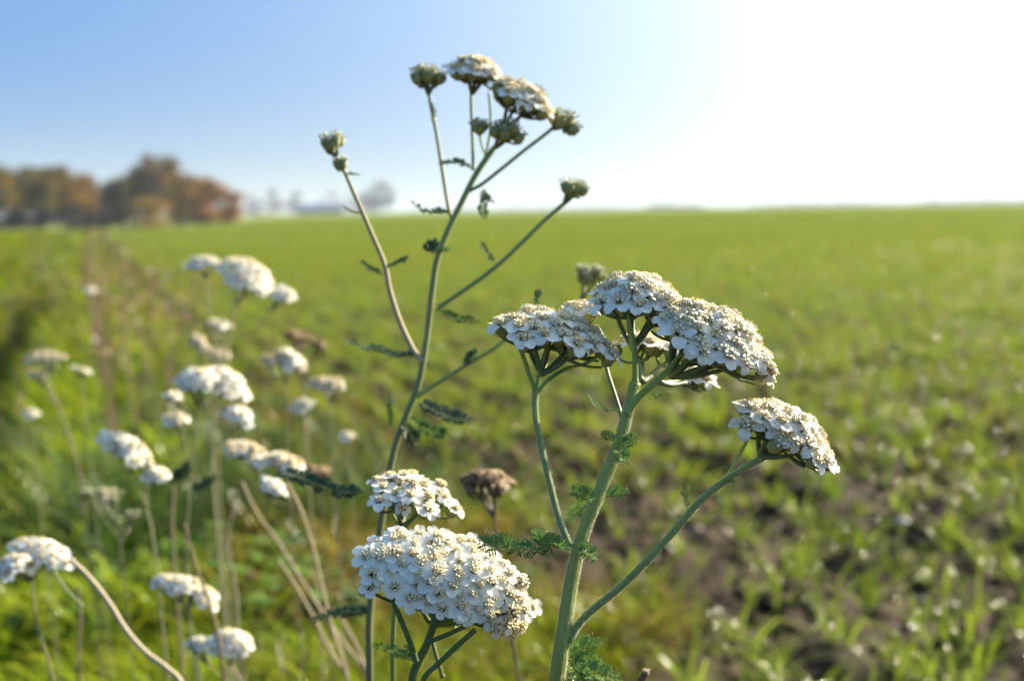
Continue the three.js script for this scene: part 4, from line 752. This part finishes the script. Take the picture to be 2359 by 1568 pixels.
backPlant('reddish brown seed head left of the leaning straw stalks', 0.6, [{ c: [735, 1090, 0.6], a: 30, b: 22, h: 8, count: 8, base: [735, 1125, 0.6], kind: 'brown', stalk: [0.2, 0.1, 0.06] }], [{ pts: [[735, 1125], [742, 1180], [745, 1240]], w: [4, 5], c: [0.18, 0.1, 0.06] }], { name: 'dead_yarrow', cat: 'dead yarrow' });

// bare stalks
function bareStalk(label, d, pts, w, c, leafAt, o = {}) {
  const low = px3(pts[pts.length - 1], d), root = rootOf(low, 0.01, 0), P = pts.map((q) => px3(q, d)); P.push(root);
  const t = thing('dry_stalk', label, 'stalk', root);
  stalk(t, 'stem', P, d, w[0] * (o.thick ? 1 : 0.72), w[1] * (o.thick ? 1 : 0.72), c, c, { mat: M.dry, n: 40 });
  (leafAt ?? []).forEach(([p, lw, col]) => feather(t, p, d, lw, { pairs: 20, col: col ?? [0.07, 0.12, 0.05] }));
}
bareStalk('thick pale broken stalk leaning from the left white head to the bottom', 0.42, [[160, 1288], [200, 1325], [250, 1388], [290, 1452], [335, 1502], [385, 1540], [420, 1580]], [11, 13], [0.55, 0.43, 0.28], [], { thick: 1 });
bareStalk('brown stalk crossing in front of the arching white head', 0.46, [[424, 1205], [440, 1270], [458, 1325], [480, 1390], [498, 1450], [512, 1540]], [7, 13], [0.2, 0.12, 0.07]);
bareStalk('pinkish straw stalk left of the compact white head', 0.6, [[400, 1120], [396, 1200], [400, 1290], [405, 1360]], [9, 9], [0.27, 0.2, 0.12]);
bareStalk('pale curved straw stalk between the two leaning pairs', 0.56, [[545, 1130], [530, 1200], [524, 1260], [536, 1320], [545, 1400], [545, 1460], [560, 1560]], [7, 11], [0.3, 0.23, 0.15]);
bareStalk('long straw stalk slanting down behind the slanting cream head', 0.55, [[556, 1110], [590, 1180], [640, 1250], [690, 1330], [735, 1400], [790, 1480], [850, 1568]], [9, 11], [0.36, 0.27, 0.15]);
bareStalk('thick straw stalk running beside the long slanting one to the bottom', 0.52, [[640, 1290], [680, 1350], [720, 1420], [760, 1500], [800, 1568]], [8, 13], [0.38, 0.28, 0.16]);
bareStalk('straw stalk at the bottom between the dark stem and the slanting ones', 0.5, [[770, 1400], [800, 1450], [830, 1510], [850, 1580]], [8, 14], [0.36, 0.26, 0.16]);
bareStalk('grey brown stem bending at the far left bottom', 0.5, [[178, 1350], [184, 1420], [180, 1500], [182, 1575]], [8, 10], [0.2, 0.15, 0.1]);
bareStalk('thin brown stem standing just behind the withered florets', 0.42, [[1175, 1460], [1185, 1510], [1195, 1568]], [6, 7], [0.18, 0.12, 0.07]);
{ // brown cut stub at the bottom
  const d = 0.3, top = at(1490, 1546, d), root = rootOf(at(1440, 1640, d), -0.01, 0), b = new Builder(), R = 8 * S * d;
  b.tube(curve([root, root.clone().lerp(top, 0.5), at(1470, 1585, d), top], 14), (f) => R * (1 + 0.1 * noise(f * 12, 1)), 12, (f) => f > 0.96 ? [0.3, 0.22, 0.15] : vary([0.13, 0.065, 0.035], 0.1));
  const t = thing('cut_stub', 'brown cut plant stub poking up at the bottom of the field', 'stub', root);
  part('stalk', b.geometry(root), M.dry, t);
  const c = new Builder(), n = 10, m = c.v(top.clone().add(V(0, 0.0004, 0)), [0.34, 0.26, 0.18]); const ring = [];
  for (let s = 0; s < n; s++) { const a = s / n * 6.2832; ring.push(c.v(top.clone().add(V(Math.cos(a) * R * 1.12, 0.0006 * (s % 2), Math.sin(a) * R * 1.12)), [0.4, 0.3, 0.22])); }
  for (let s = 0; s < n; s++) c.tri(m, ring[(s + 1) % n], ring[s]);
  part('cut_face', c.geometry(root), M.dry, t);
}
// tall brown weeds farther along the margin
[[255, 700, 1.9, 505, 'tallest brown seedy weed in the margin before the tree row'], [215, 640, 2.6, 520, 'brown weed left of the tallest one, specked with pale seed'], [300, 720, 1.7, 560, 'slim reddish brown weed right of the tallest one'], [190, 620, 3.2, 540, 'small brown weed by the ditch before the trees'], [330, 700, 2.2, 610, 'low reddish weed at the field side of the margin']].forEach(([px, py, d, topY, label]) => {
  const top = at(px, topY, d), root = rootOf(top, 0.05 * gauss(), 0), t = thing('brown_weed', label, 'weed', root, 'brown weeds in the margin');
  const st = new Builder(), pl = new Builder(), hgt = top.y - root.y;
  for (let k = 0; k < 6; k++) {
    const e = V(root.x + gauss() * 0.09, root.y + hgt * rr(0.75, 1), root.z + gauss() * 0.12), c = curve([root, root.clone().lerp(e, 0.5).add(V(gauss() * 0.02, 0, 0)), e], 10);
    st.tube(c, (f) => 0.0018 * (1 - 0.6 * f), 5, () => vary([0.2, 0.12, 0.07], 0.15));
    for (let j = 0; j < 24; j++) { const p = c[7 + Math.floor(rnd() * 4)].clone().add(V(gauss() * 0.028, gauss() * 0.02, gauss() * 0.028)); quadLeaf(pl, p, rr(0.003, 0.006), rnd() < 0.1 ? [0.6, 0.52, 0.42] : [0.3, 0.2, 0.1]); }
  }
  part('stem', st.geometry(root), M.dry, t); part('seed_heads', pl.geometry(root), M.crown, t).userData.kind = 'stuff';
});
renderer.render(scene, camera);
